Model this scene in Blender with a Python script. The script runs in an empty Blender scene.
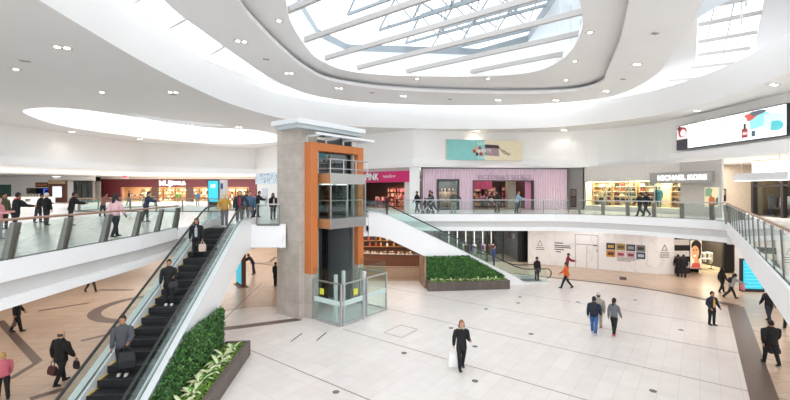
EMS = 0.38; EXPOSURE = 1.4; SKY = 1.0; GFP = 0.32; F2P = 0.55; DLP = 28; SHP = 1.0
import bpy, bmesh, math, random
from mathutils import Vector, Matrix, noise
from mathutils.geometry import tessellate_polygon
random.seed(7)
PI = math.pi
S = bpy.context.scene
COL = S.collection
EYE, FOC, CU, CV = 6.5, 400.0, 395.0, 190.0      # eye height, focal length in pixels, principal point
F2 = 4.70                                        # upper floor level
E1 = Vector((.606, .795, 0)); E2 = Vector((-.797, .604, 0))   # the atrium's tile grid
K = 1.125

def at(u, v, z):                                 # the point of level z seen at pixel u, v
    Y = FOC*(EYE-z)/(v-CV)
    return Vector(((u-CU)*Y/FOC, Y, z))
def gp(u, Y, z=0.0): return Vector(((u-CU)*Y/FOC, Y, z))
def zz(v, Y): return EYE-(v-CV)*Y/FOC

# ------------------------------------------------------------------ materials
MATS = {}
def srgb(c):
    return tuple((x/12.92 if x <= .04045 else ((x+.055)/1.055)**2.4) for x in c)
def hexc(h):
    h = h.lstrip('#'); return tuple(int(h[i:i+2], 16)/255 for i in (0, 2, 4))
def mat(name, col, rough=.6, metal=0.0, var=.06, scale=6.0, emit=0.0, spec=.5, bump=0.0, coat=0.0):
    if name in MATS: return MATS[name]
    if isinstance(col, str): col = hexc(col)
    c = srgb(col)
    m = bpy.data.materials.new(name); m.use_nodes = True
    nt = m.node_tree; b = nt.nodes['Principled BSDF']
    b.inputs['Roughness'].default_value = rough
    b.inputs['Metallic'].default_value = metal
    b.inputs['Specular IOR Level'].default_value = spec
    b.inputs['Coat Weight'].default_value = coat
    tc = nt.nodes.new('ShaderNodeTexCoord'); nz = nt.nodes.new('ShaderNodeTexNoise')
    nz.inputs['Scale'].default_value = scale; nz.inputs['Detail'].default_value = 3
    nt.links.new(tc.outputs['Object'], nz.inputs['Vector'])
    rp = nt.nodes.new('ShaderNodeValToRGB')
    rp.color_ramp.elements[0].position = .3; rp.color_ramp.elements[1].position = .7
    rp.color_ramp.elements[0].color = tuple(max(0, x*(1-var)) for x in c)+(1,)
    rp.color_ramp.elements[1].color = tuple(min(1, x*(1+var)) for x in c)+(1,)
    nt.links.new(nz.outputs['Fac'], rp.inputs['Fac'])
    nt.links.new(rp.outputs['Color'], b.inputs['Base Color'])
    if bump:
        bp = nt.nodes.new('ShaderNodeBump'); bp.inputs['Strength'].default_value = bump
        nt.links.new(nz.outputs['Fac'], bp.inputs['Height']); nt.links.new(bp.outputs['Normal'], b.inputs['Normal'])
    if emit:
        nt.links.new(rp.outputs['Color'], b.inputs['Emission Color'])
        b.inputs['Emission Strength'].default_value = emit
        try: m.cycles.emission_sampling = 'NONE'
        except Exception: pass
    MATS[name] = m
    return m
def tile_mat(name, c1, c2, joint, w, h, rough, mortar=.012, rot=None, offset=0.0, var=.5, bump=False, spec=.5, axis='Z'):
    m = bpy.data.materials.new(name); m.use_nodes = True
    nt = m.node_tree; b = nt.nodes['Principled BSDF']
    tc = nt.nodes.new('ShaderNodeTexCoord'); mp = nt.nodes.new('ShaderNodeMapping')
    nt.links.new(tc.outputs['Object'], mp.inputs['Vector'])
    if rot is not None: mp.inputs['Rotation'].default_value = rot
    if offset: mp.inputs['Location'].default_value = (.17, .17, .17)
    br = nt.nodes.new('ShaderNodeTexBrick')
    br.offset = offset; br.squash = 1.0
    br.inputs['Color1'].default_value = srgb(hexc(c1))+(1,); br.inputs['Color2'].default_value = srgb(hexc(c2))+(1,)
    br.inputs['Mortar'].default_value = srgb(hexc(joint))+(1,)
    br.inputs['Scale'].default_value = 1.0
    br.inputs['Brick Width'].default_value = w; br.inputs['Row Height'].default_value = h
    br.inputs['Mortar Size'].default_value = mortar; br.inputs['Mortar Smooth'].default_value = .1
    nt.links.new(mp.outputs['Vector'], br.inputs['Vector'])
    nz = nt.nodes.new('ShaderNodeTexNoise'); nz.inputs['Scale'].default_value = 1.7; nz.inputs['Detail'].default_value = 5
    nt.links.new(tc.outputs['Object'], nz.inputs['Vector'])
    mx = nt.nodes.new('ShaderNodeMix'); mx.data_type = 'RGBA'; mx.blend_type = 'MULTIPLY'
    mx.inputs['Factor'].default_value = var
    rp = nt.nodes.new('ShaderNodeValToRGB')
    rp.color_ramp.elements[0].position = .3; rp.color_ramp.elements[1].position = .7
    rp.color_ramp.elements[0].color = (.78, .77, .76, 1); rp.color_ramp.elements[1].color = (1, 1, 1, 1)
    nt.links.new(nz.outputs['Fac'], rp.inputs['Fac'])
    nt.links.new(br.outputs['Color'], mx.inputs['A']); nt.links.new(rp.outputs['Color'], mx.inputs['B'])
    nt.links.new(mx.outputs['Result'], b.inputs['Base Color'])
    b.inputs['Roughness'].default_value = rough; b.inputs['Specular IOR Level'].default_value = spec
    MATS[name] = m
    return m
def glass_mat(name, tint, gloss=.08, rough=.02):
    m = bpy.data.materials.new(name); m.use_nodes = True
    nt = m.node_tree; nt.nodes.remove(nt.nodes['Principled BSDF'])
    out = nt.nodes['Material Output']
    tr = nt.nodes.new('ShaderNodeBsdfTransparent'); tr.inputs['Color'].default_value = tuple(tint)+(1,)
    gl = nt.nodes.new('ShaderNodeBsdfGlossy'); gl.inputs['Roughness'].default_value = rough
    gl.inputs['Color'].default_value = (.9, .95, .95, 1)
    fr0 = nt.nodes.new('ShaderNodeLayerWeight'); fr0.inputs['Blend'].default_value = .5
    fr = nt.nodes.new('ShaderNodeMath'); fr.operation = 'POWER'; fr.inputs[1].default_value = 5.0
    nt.links.new(fr0.outputs['Facing'], fr.inputs[0])
    ad = nt.nodes.new('ShaderNodeMath'); ad.operation = 'ADD'; ad.inputs[1].default_value = gloss; ad.use_clamp = True
    mx = nt.nodes.new('ShaderNodeMixShader')
    nt.links.new(fr.outputs[0], ad.inputs[0]); nt.links.new(ad.outputs[0], mx.inputs[0])
    nt.links.new(tr.outputs[0], mx.inputs[1]); nt.links.new(gl.outputs[0], mx.inputs[2])
    nt.links.new(mx.outputs[0], out.inputs['Surface'])
    MATS[name] = m
    return m
def wood_mat(name, ca, cb, scale=(1, 1, 8), rough=.4):
    m = bpy.data.materials.new(name); m.use_nodes = True
    nt = m.node_tree; b = nt.nodes['Principled BSDF']
    tc = nt.nodes.new('ShaderNodeTexCoord'); mp = nt.nodes.new('ShaderNodeMapping'); mp.inputs['Scale'].default_value = scale
    nz = nt.nodes.new('ShaderNodeTexNoise'); nz.inputs['Scale'].default_value = 3; nz.inputs['Detail'].default_value = 6
    rp = nt.nodes.new('ShaderNodeValToRGB')
    rp.color_ramp.elements[0].position = .35; rp.color_ramp.elements[1].position = .65
    rp.color_ramp.elements[0].color = srgb(hexc(ca))+(1,); rp.color_ramp.elements[1].color = srgb(hexc(cb))+(1,)
    nt.links.new(tc.outputs['Object'], mp.inputs['Vector']); nt.links.new(mp.outputs[0], nz.inputs['Vector'])
    nt.links.new(nz.outputs['Fac'], rp.inputs['Fac']); nt.links.new(rp.outputs['Color'], b.inputs['Base Color'])
    b.inputs['Roughness'].default_value = rough
    MATS[name] = m
    return m
def marble_mat(name):
    m = bpy.data.materials.new(name); m.use_nodes = True
    nt = m.node_tree; b = nt.nodes['Principled BSDF']
    tc = nt.nodes.new('ShaderNodeTexCoord')
    nz = nt.nodes.new('ShaderNodeTexNoise'); nz.inputs['Scale'].default_value = .45; nz.inputs['Detail'].default_value = 5; nz.inputs['Distortion'].default_value = 1.2
    rp = nt.nodes.new('ShaderNodeValToRGB')
    e = rp.color_ramp.elements
    e[0].position = .0; e[0].color = srgb(hexc('f0eeee'))+(1,)
    e[1].position = 1.; e[1].color = srgb(hexc('f0eeee'))+(1,)
    for p, c in ((.49, 'edebea'), (.505, 'dedad7'), (.52, 'eeecec')):
        k = e.new(p); k.color = srgb(hexc(c))+(1,)
    nt.links.new(tc.outputs['Object'], nz.inputs['Vector']); nt.links.new(nz.outputs['Fac'], rp.inputs['Fac'])
    nt.links.new(rp.outputs['Color'], b.inputs['Base Color']); b.inputs['Roughness'].default_value = .4
    MATS[name] = m
    return m

G_ROT = (0, 0, -math.atan2(E1.y, E1.x))
white = mat('white_paint', 'fbfaf9', .6, var=.015, scale=.6)
fascia_white = mat('fascia_white', 'f6f5f5', .45, var=.015, scale=.5)
fascia_shaded = mat('fascia_shaded', 'd6d3d1', .55, var=.03, scale=.5)  # shade of the recessed band under the lip, put into the colour
soffit = mat('soffit_paint', 'ebe9e7', .75, var=.015, scale=.3)
soffit2 = mat('disc_soffit_paint', 'f3f2f2', .75, var=.015, scale=.3)
wallcream = mat('wall_cream', 'f9f7f4', .7, var=.02, scale=.3)
tile_cream = tile_mat('cream_floor_tile', 'eae3de', 'e5ddd8', 'd8d0ca', 1.2667, .545, .28, mortar=.009, rot=G_ROT, var=.25)
tile_brown = tile_mat('beige_floor_tile', 'd2bca8', 'ccb5a0', 'a8917e', 1.3, .65, .3, mortar=.012, rot=(0, 0, -.085), var=.5)
tile_upper = tile_mat('upper_floor_tile', 'e3e0dc', 'dcd9d5', 'c9c4bf', 1.2, 1.2, .22, mortar=.014, rot=(0, 0, -.085), var=.3)
granite = mat('brown_granite', '6b5a52', .35, var=.16, scale=9)
line_brown = mat('brown_joint', '7d5f50', .5, var=.1)
concrete = tile_mat('stone_cladding', 'c9c0b6', 'c3bab0', 'b2a89e', .62, .62, .55, mortar=.008, rot=(PI/2, 0, 0), offset=.5, var=1.0)
orange = wood_mat('orange_wood', 'bf6c38', 'd38047', (2, 2, 20), .35)
counter_wood = wood_mat('counter_wood', 'a9795a', 'c2926f', (1, 1, 6), .4)
steel = mat('brushed_steel', 'c3c6c8', .28, .85, var=.06, scale=12)
dsteel = mat('grey_metal', '7d7a74', .4, .6, var=.08)
whitemetal = mat('white_metal', 'e6e9ea', .35, .1, var=.02)
black = mat('black_metal', '1b1b1c', .4, .2, var=.1)
rubber = mat('black_rubber', '2a2b2d', .45, var=.1)
stepm = mat('step_black', '242426', .5, .2, var=.15, scale=20)
yellow = mat('yellow_paint', 'e0b62a', .5)
glass = glass_mat('clear_glass', (.90, .955, .94), .03)
glass_dark = glass_mat('smoked_glass', (.55, .6, .58), .09)
frost = mat('frosted_band', 'cbdedb', .5)
leaf_a = mat('leaf_dark', '3d6b30', .5, var=.25, scale=3); leaf_b = mat('leaf_mid', '5f9440', .5, var=.25, scale=3)
leaf_c = mat('leaf_deep', '294d2a', .55, var=.2, scale=3)
lime = mat('lime_moss', '7aa03a', .7, var=.3, scale=8); pale_leaf = mat('variegated_leaf', 'dfe6b4', .5, var=.2, scale=14)
marble = marble_mat('marble_panel')
copper = mat('copper_wood_rail', 'a3826c', .4, .1, var=.1)
lampm = mat('warm_lamp', 'fff0dc', .5, var=0, emit=5.0)
lampw = mat('white_lamp', 'ffffff', .5, var=0, emit=.9)
wcloth = mat('white_plastic', 'efefec', .4)

def M(h, rough=.7, **k): return mat('paint_'+h+('_%d' % int(rough*100)), h, rough, **k)
def EM(h, e): return mat('lit_%s_%d' % (h, int(e*100)), h, .5, var=.03, emit=e*EMS)

# ------------------------------------------------------------------ mesh builder
class MB:
    def __init__(s): s.v = []; s.f = []; s.m = []; s.mats = []
    def mi(s, m):
        if m is None: return 0
        if m not in s.mats: s.mats.append(m)
        return s.mats.index(m)
    def add(s, vs, fs, m=None):
        o = len(s.v); s.v += [Vector(p) for p in vs]; k = s.mi(m)
        for f in fs: s.f.append(tuple(i+o for i in f)); s.m.append(k)
        return s
    def box(s, c, d, m=None, rz=0, M4=None, taper=1.0):
        x, y, z = d[0]/2, d[1]/2, d[2]/2; t = taper
        P = [(-x, -y, -z), (x, -y, -z), (x, y, -z), (-x, y, -z), (-x*t, -y*t, z), (x*t, -y*t, z), (x*t, y*t, z), (-x*t, y*t, z)]
        R = M4 if M4 is not None else Matrix.Rotation(rz, 4, 'Z')
        return s.add([Vector(c)+(R @ Vector(p)) for p in P],
                     [(0, 3, 2, 1), (4, 5, 6, 7), (0, 1, 5, 4), (1, 2, 6, 5), (2, 3, 7, 6), (3, 0, 4, 7)], m)
    def bar(s, a, b, w, h, m=None, up=(0, 0, 1)):
        a, b = Vector(a), Vector(b); t = (b-a).normalized(); up = Vector(up)
        if abs(t.dot(up)) > .99: up = Vector((0, 1, 0))
        x = t.cross(up).normalized(); y = x.cross(t).normalized()
        P = [p+x*(w/2*i)+y*(h/2*j) for p in (a, b) for i, j in ((-1, -1), (1, -1), (1, 1), (-1, 1))]
        return s.add(P, [(3, 2, 1, 0), (4, 5, 6, 7), (0, 1, 5, 4), (1, 2, 6, 5), (2, 3, 7, 6), (3, 0, 4, 7)], m)
    def loft(s, rings, m=None, cap=True, closed=False):
        n = len(rings[0]); vs = [p for r in rings for p in r]; fs = []
        L = len(rings)
        for i in range(L if closed else L-1):
            j = (i+1) % L
            for k in range(n):
                l = (k+1) % n
                fs.append((i*n+k, i*n+l, j*n+l, j*n+k))
        if cap and not closed:
            fs.append(tuple(reversed(range(n)))); fs.append(tuple((L-1)*n+k for k in range(n)))
        return s.add(vs, fs, m)
    def limb(s, pts, rad, n=8, m=None, ref=(1, 0, 0), cap=True):
        pts = [Vector(p) for p in pts]; rings = []; pu = None
        for i, p in enumerate(pts):
            t = (pts[min(i+1, len(pts)-1)]-pts[max(i-1, 0)]).normalized()
            r = Vector(ref) if pu is None else pu
            if abs(t.dot(r)) > .97: r = Vector((0, 1, 0)) if pu is None else Vector((.3, .5, .8))
            u = (r-t*t.dot(r)).normalized(); w = t.cross(u); pu = u
            ra = rad[i] if isinstance(rad, (list, tuple)) else rad
            a, b = ra if isinstance(ra, (list, tuple)) else (ra, ra)
            rings.append([p+u*(a*math.cos(2*PI*k/n))+w*(b*math.sin(2*PI*k/n)) for k in range(n)])
        return s.loft(rings, m, cap)
    def ell(s, c, r, m=None, nu=8, nv=6, M4=None):
        c = Vector(c); rings = []
        for i in range(nv+1):
            th = PI*(.04+.92*i/nv)-PI/2
            rings.append([])
            for k in range(nu):
                p = Vector((r[0]*math.cos(th)*math.cos(2*PI*k/nu), r[1]*math.cos(th)*math.sin(2*PI*k/nu), r[2]*math.sin(th)))
                rings[-1].append(c+(M4 @ p if M4 is not None else p))
        return s.loft(rings, m)
    def prism(s, poly, z0, z1, m=None):
        n = len(poly)
        vs = [(p[0], p[1], z0) for p in poly]+[(p[0], p[1], z1) for p in poly]
        return s.add(vs, [tuple(reversed(range(n))), tuple(range(n, 2*n))]+[(i, (i+1) % n, n+(i+1) % n, n+i) for i in range(n)], m)
    def flat(s, outer, holes, z, m=None, up=False):
        polys = [[Vector((p[0], p[1], 0)) for p in q] for q in [outer]+list(holes)]
        tri = tessellate_polygon(polys); vs = [(p.x, p.y, z) for q in polys for p in q]
        fs = []
        for t in tri:
            a, b, c = (Vector(vs[i]) for i in t); nz = (b-a).cross(c-a).z
            fs.append(t if (nz > 0) == up else tuple(reversed(t)))
        return s.add(vs, fs, m)
    def strip(s, pts, prof, m=None, closed=True, out=1):
        # sweeps a profile of (offset to the side, z) along a plan polyline
        n = len(pts); L = []
        for i in range(n):
            a = Vector(pts[(i-1) % n][:2]) if (closed or i) else Vector(pts[i][:2])
            b = Vector(pts[(i+1) % n][:2]) if (closed or i < n-1) else Vector(pts[i][:2])
            t = (b-a).normalized(); nr = Vector((t.y, -t.x))*out
            L.append([(pts[i][0]+nr.x*o, pts[i][1]+nr.y*o, z) for o, z in prof])
        k = len(prof); vs = [p for r in L for p in r]; fs = []
        for i in range(n if closed else n-1):
            j = (i+1) % n
            for q in range(k-1): fs.append((i*k+q, j*k+q, j*k+q+1, i*k+q+1))
        return s.add(vs, fs, m)
    def build(s, name, m=None, parent=None, world=False, smooth=False, bevel=0):
        me = bpy.data.meshes.new(name)
        vs = s.v
        if world and parent is not None:
            mi = xf(parent).inverted(); vs = [mi @ p for p in vs]
        me.from_pydata([tuple(p) for p in vs], [], s.f)
        if s.mats and (s.mats[0] is not None):
            for q in s.mats: me.materials.append(q)
            me.polygons.foreach_set('material_index', s.m)
        elif m is not None: me.materials.append(m)
        bm = bmesh.new(); bm.from_mesh(me); bmesh.ops.recalc_face_normals(bm, faces=bm.faces); bm.to_mesh(me); bm.free()
        if smooth: me.polygons.foreach_set('use_smooth', [True]*len(me.polygons))
        me.update()
        o = bpy.data.objects.new(name, me); COL.objects.link(o)
        if parent is not None: o.parent = parent
        if bevel:
            b = o.modifiers.new('bevel', 'BEVEL'); b.width = bevel; b.segments = 2; b.limit_method = 'ANGLE'
        return o
def xf(o):
    m = Matrix.LocRotScale(o.location, o.rotation_euler, None)
    return xf(o.parent) @ m if o.parent else m
def tag(o, label, cat, group=None, kind=None):
    o['label'] = label; o['category'] = cat
    if group: o['group'] = group
    if kind: o['kind'] = kind
    return o
def thing(name, label, cat, loc=(0, 0, 0), rz=0, group=None):
    o = bpy.data.objects.new(name, None); COL.objects.link(o); o.empty_display_size = .2
    o.location = loc; o.rotation_euler = (0, 0, rz)
    return tag(o, label, cat, group)
def struct(o, label=None, cat=None):
    o['kind'] = 'structure'
    if label: o['label'] = label; o['category'] = cat
    return o
def copy_tree(o, parent=None):
    c = o.copy(); COL.objects.link(c)
    if parent is not None: c.parent = parent
    for ch in list(o.children): copy_tree(ch, c)
    return c
def text(name, body, size, m, parent, loc, rot=(PI/2, 0, 0), ext=.02, align='CENTER', sx=1.0, bold=0.0):
    cu = bpy.data.curves.new(name, 'FONT'); cu.body = body; cu.size = size; cu.extrude = ext
    cu.align_x = align; cu.align_y = 'CENTER'; cu.offset = bold; cu.resolution_u = 3
    t = bpy.data.objects.new(name+'_tmp', cu); COL.objects.link(t)
    dg = bpy.context.evaluated_depsgraph_get()
    me = bpy.data.meshes.new_from_object(t.evaluated_get(dg)); me.name = name
    bpy.data.objects.remove(t); bpy.data.curves.remove(cu)
    me.materials.clear(); me.materials.append(m)
    o = bpy.data.objects.new(name, me); COL.objects.link(o); o.parent = parent
    o.location = loc; o.rotation_euler = rot; o.scale = (sx, 1, 1)
    return o
def smooth_closed(P, n=6):
    P = [Vector((p[0], p[1])) for p in P]; out = []; L = len(P)
    for i in range(L):
        a, b, c, d = P[i-1], P[i], P[(i+1) % L], P[(i+2) % L]
        for k in range(n):
            t = k/n
            q = .5*((2*b)+(c-a)*t+(2*a-5*b+4*c-d)*t*t+(3*b-a-3*c+d)*t**3)
            out.append((q.x, q.y))
    return out
def smooth_open(P, n=6):
    P = [Vector((p[0], p[1])) for p in P]; out = []; L = len(P)
    for i in range(L-1):
        a, b, c, d = P[max(i-1, 0)], P[i], P[i+1], P[min(i+2, L-1)]
        for k in range(n):
            t = k/n
            q = .5*((2*b)+(c-a)*t+(2*a-5*b+4*c-d)*t*t+(3*b-a-3*c+d)*t**3)
            out.append((q.x, q.y))
    out.append((P[-1].x, P[-1].y))
    return out
def scl(P, k=K): return [(p[0]*k, p[1]*k) for p in P]
# ------------------------------------------------------------------ camera, sky, view
cd = bpy.data.cameras.new('camera'); cam = bpy.data.objects.new('camera', cd); COL.objects.link(cam)
cam.location = (0, 0, EYE); cam.rotation_euler = (PI/2, 0, 0)
cd.sensor_width = 36; cd.lens = 400/790*36; cd.shift_y = -10/790; cd.clip_end = 300
S.camera = cam
S.view_settings.view_transform = 'Standard'; S.view_settings.look = 'None'
S.view_settings.gamma = 1; S.view_settings.use_curve_mapping = False
S.view_settings.exposure = EXPOSURE
w = bpy.data.worlds.new('overcast_sky'); S.world = w; w.use_nodes = True
bg = w.node_tree.nodes['Background']; bg.inputs['Color'].default_value = (.91, .965, 1.02, 1); bg.inputs['Strength'].default_value = SKY

# ------------------------------------------------------------------ ground floor
FLOOR_OUT = [(-62, -5), (45, -5), (45, 75), (-62, 75)]
ATR = ([(-7.0, -4), (-7.2, 8), (-7.9, 15.5), (-8.6, 17.6)] +
       smooth_open([(-9.3, 21.3), (-7.8, 22.3), (-6.0, 22.3)], 5) + [(-2.06, 28.6), (1.85, 28.6), (2.2, 31.0), (10.2, 31)] +
       smooth_open([(12.6, 28.9), (14.8, 27.6), (16.6, 26), (17.9, 24.2), (18.3, 22.0)], 4) + [(10.98, 12.38), (1.6, 0), (-1.5, -4)])
fb = MB(); fb.flat(FLOOR_OUT, [ATR], 0, up=True)
struct(fb.build('floor', tile_brown), 'beige and brown tiled ground floor of the mall around the atrium', 'floor')
fc = MB(); fc.flat(ATR, [], 0, up=True)
struct(fc.build('floor_atrium', tile_cream), 'pale cream tiled atrium floor crossed by thin brown joints', 'floor')

def band(pts, w, m=None, z0=.0, z1=.004, mb=None, closed=False):
    mb = mb or MB(); n = len(pts); L = []
    for i in range(n):
        a = Vector(pts[(i-1) % n if closed else max(i-1, 0)][:2]); b = Vector(pts[(i+1) % n if closed else min(i+1, n-1)][:2])
        t = (b-a).normalized(); nr = Vector((-t.y, t.x)); p = Vector(pts[i][:2])
        ww = w[i] if isinstance(w, (list, tuple)) else w
        L.append((p+nr*ww/2, p-nr*ww/2))
    vs = []; fs = []
    for a, b in L: vs += [(a.x, a.y, z1), (b.x, b.y, z1)]
    for i in range(n if closed else n-1):
        j = (i+1) % n; fs.append((2*i, 2*i+1, 2*j+1, 2*j))
    return mb.add(vs, fs, m)
bnd = MB()

band(smooth_open([(9.2, 31.2), (12.7, 29.05), (14.9, 27.7), (16.75, 26.1), (18.1, 24.3)], 4)+[(19.2, 22.35)], [.35]*16+[.45, .72], mb=bnd)
band([(19.12, 22.45), (19.12-.606*30, 22.45-.795*30)], .72, mb=bnd, z1=.005)
struct(bnd.build('trim_1', granite), 'wide dark brown stone border at the right of the atrium floor', 'floor border')
b2 = MB(); band(smooth_open([(-9.2, 18.4), (-7.6, 18.9), (-6.0, 19.6), (-4.75, 20.15)], 5), .5, mb=b2)
struct(b2.build('trim_2', granite), 'curved dark brown stone border running from planter to lift pillar', 'floor border')
b3 = MB(); band(smooth_open([(-9.3, 21.3), (-7.8, 22.3), (-6.0, 22.3)], 5), .06, mb=b3)
struct(b3.build('trim_3', line_brown), 'thin curved joint behind the lift pillar', 'floor border')
# thin brown expansion joints along E2
jt = MB()
def s_line(s, t0, t1): return [(E1*s+E2*t0), (E1*s+E2*t1)]
for s_, t0, t1 in ((9.39, -6, 15.5), (13.44, -9, 13.3), (17.2, -8.8, 16.0), (20.95, -1.5 if 0 else -8.3, 17.5), (24.7, -7.5, 9), (5.4, -3, 12)):
    band(s_line(s_, t0, t1), .035, mb=jt)
for t_ in ():
    band([(E1*9+E2*t_), (E1*27+E2*t_)] if t_ > 0 else [(E1*9+E2*t_), (E1*9.1+E2*t_)], .018, mb=jt)
struct(jt.build('trim_4', line_brown), 'thin brown joints crossing the cream atrium floor', 'floor joint')
# inlays of the brown floor at the left
inl = MB()
c = (-13.6, 22.4)
band([(c[0]+2.6*math.cos(2*PI*k/40), c[1]+2.6*math.sin(2*PI*k/40)) for k in range(40)], .6, mb=inl, closed=True)
def px_line(u0, v0, u1, v1, w): band([at(u0, v0, 0), at(u1, v1, 0)], w, mb=inl)
px_line(38, 311, 89, 303, .22); px_line(81, 341, 119, 332, .25); px_line(0, 321, 38, 362, .3); px_line(38, 362, 10, 379, .22)
px_line(30, 399, 64, 389, .3); px_line(98, 290, 134, 290, .3); px_line(218, 325, 262, 283, .05)
struct(inl.build('trim_5', granite), 'dark brown ring and line inlays in the beige floor', 'floor inlay')
inl = MB()
px_line(252, 263, 300, 268, .3); px_line(250, 263, 273, 263, .25); px_line(270, 262, 276, 257, .3)
struct(inl.build('trim_6', granite), 'brown chevron inlay in the far floor behind the escalator', 'floor inlay')
dr = []
for i, (u, v) in enumerate([(336, 392), (486, 309), (518, 303), (520, 297), (451, 328), (475, 346.5), (475, 381), (404, 353), (531, 334), (578, 302), (635, 300), (653, 391), (681, 330)]):
    p = at(u, v, 0); m = MB(); m.limb([(0, 0, .001), (0, 0, .006)], [.11, .11], 14, M('57514d', .5)); m.limb([(0, 0, .006), (0, 0, .009)], [.07, .07], 14, M('7c756f', .5))
    o = m.build('floor_box'); o.location = p
    tag(o, 'small round grey floor outlet cover in the cream atrium tiles', 'floor outlet', 'round floor outlet covers in the atrium')
# floor grille and access plates
for nm, u, v, d, lb in (('floor_grille', 623, 278.5, (.45, 1.2), 'dark rectangular floor grille in front of the marble hoarding'),):
    p = at(u, v, 0); m = MB(); m.box((0, 0, .004), (d[0], d[1], .008), M('6a5d54'))
    for k in range(9): m.box((0, -d[1]/2+.1+k*.12, .011), (d[0]*.9, .03, .008), M('4a423c'))
    o = m.build(nm); o.location = p; o.rotation_euler.z = -.5; tag(o, lb, 'floor grille')
fr = MB()
for u, v in ((401, 331),):
    p = at(u, v, 0); M4 = Matrix.Rotation(math.atan2(E1.y, E1.x), 4, 'Z')
    for sx, sy, dx, dy in ((0, .5, 1.3, .02), (0, -.5, 1.3, .02), (.65, 0, .02, 1), (-.65, 0, .02, 1)):
        q = Vector(p)+M4 @ Vector((sx, sy, .003)); fr.box(q, (dx, dy, .006), line_brown, M4=M4)
o = fr.build('floor_hatch', None); tag(o, 'square access hatch outline in the cream floor beside the walking woman', 'floor hatch')
fr = MB()
for u, v in ((296.5, 337.5), (321.5, 336.5)):
    p = at(u, v, 0); fr.box(Vector(p)+Vector((0, 0, .004)), (.05, 1.0, .008), M('4a4440'), rz=-.25)
o = fr.build('floor_slot'); tag(o, 'pair of short dark slots in the cream floor before the lift', 'floor slot')

# ------------------------------------------------------------------ upper floor slab and its edges
VOID = ([(-9.65, -4), (-9.65, 9.8), (-9.75, 15.3), (-10.1, 18.6), (-9.4, 20.3), (-5.6, 20.5), (-6.5, 21.9), (-4.15, 24.9), (-2.6, 25.3), (-1.75, 25.6), (-1.75, 28.7), (.4, 29.0)] +
        smooth_open([(11.6, 29.0), (13.7, 28.1), (16.4, 25.7), (18.3, 23.2), (18.5, 22.3), (18.1, 21.8)], 4) + [(6.84, 6.92), (1.7, .1), (1.0, -1.2), (-3, -1.6), (-3, -4)])
VOID2 = [(-27, 33), (-14.5, 33), (-14.5, 45), (-27, 45)]
OUT2 = [(-60, -4.9), (44, -4.9), (44, 74), (-60, 74)]
sl = MB(); sl.flat(OUT2, [VOID, VOID2], F2, tile_upper, up=True)
iB0 = next(i for i, p in enumerate(VOID) if abs(p[0]-18.1) < .01 and abs(p[1]-21.8) < .01)
sl.flat(OUT2, [VOID[:iB0]+[(19.5, 21.5), (31, 21.5), (31, -1.2), (1.0, -1.2), (-3, -1.6), (-3, -4)], VOID2], 3.55, soffit, up=False)
sl.flat([(18.1, 21.8), (31, 21.8), (31, -1.2), (1.0, -1.2), (1.7, .1)], [], 4.13, soffit, up=False)
sl.strip([(18.1, 21.8), (31, 21.6)], [(0, 4.13), (0, 3.55)], fascia_white, closed=False)
sl.strip(VOID2, [(0, F2), (0, 3.55)], fascia_white)
struct(sl.build('floor_upper'), 'pale tiled upper gallery floor around the atrium', 'floor')
# white edge: i0..i1 is the part with the deep three-step profile, the right bridge gets a thin one
iA = 0; iB = next(i for i, p in enumerate(VOID) if abs(p[0]-18.1) < .01 and abs(p[1]-21.8) < .01)
e = MB()
VL = VOID[:5]
e.strip(VL, [(.18, F2), (.18, F2+.03), (0, F2+.03), (0, 4.23), (.22, 4.2), (.24, 3.86)], None, closed=False, out=1)
ro = e
def edge(pts, nm, lb, deep=True, flush=False):
    m = MB()
    if flush:
        m.strip(pts, [(-.06, F2-.02), (-.06, F2+.05), (0, F2+.05), (.02, 3.56), (-.3, 3.55)], fascia_white, closed=False); return struct(m.build(nm), lb, 'gallery edge')
    up_ = [(-.06, F2-.02), (-.06, F2+.05), (.0, F2+.05), (.02, 4.23), (-.12, 4.2)] if deep else [(-.06, F2-.02), (-.06, F2+.05), (0, F2+.05), (.02, 4.15), (-.3, 4.12), (-.5, 4.12)]
    m.strip(pts, up_, fascia_white, closed=False, out=1)
    if deep:
        m.strip(pts, [(-.12, 4.21), (-.16, 3.80)], fascia_shaded, closed=False)
        m.strip(pts, [(-.16, 3.80), (-.02, 3.78), (.0, 3.54), (-.3, 3.54)], fascia_white, closed=False)
    return struct(m.build(nm), lb, 'gallery edge')
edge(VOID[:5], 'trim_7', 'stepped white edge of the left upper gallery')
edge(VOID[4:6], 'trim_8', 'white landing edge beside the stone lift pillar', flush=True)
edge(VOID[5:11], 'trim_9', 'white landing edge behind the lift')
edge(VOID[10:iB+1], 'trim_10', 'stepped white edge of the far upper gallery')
edge(VOID[iB:iB+3], 'trim_11', 'slim white edge of the bridge at the right', deep=False)

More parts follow.
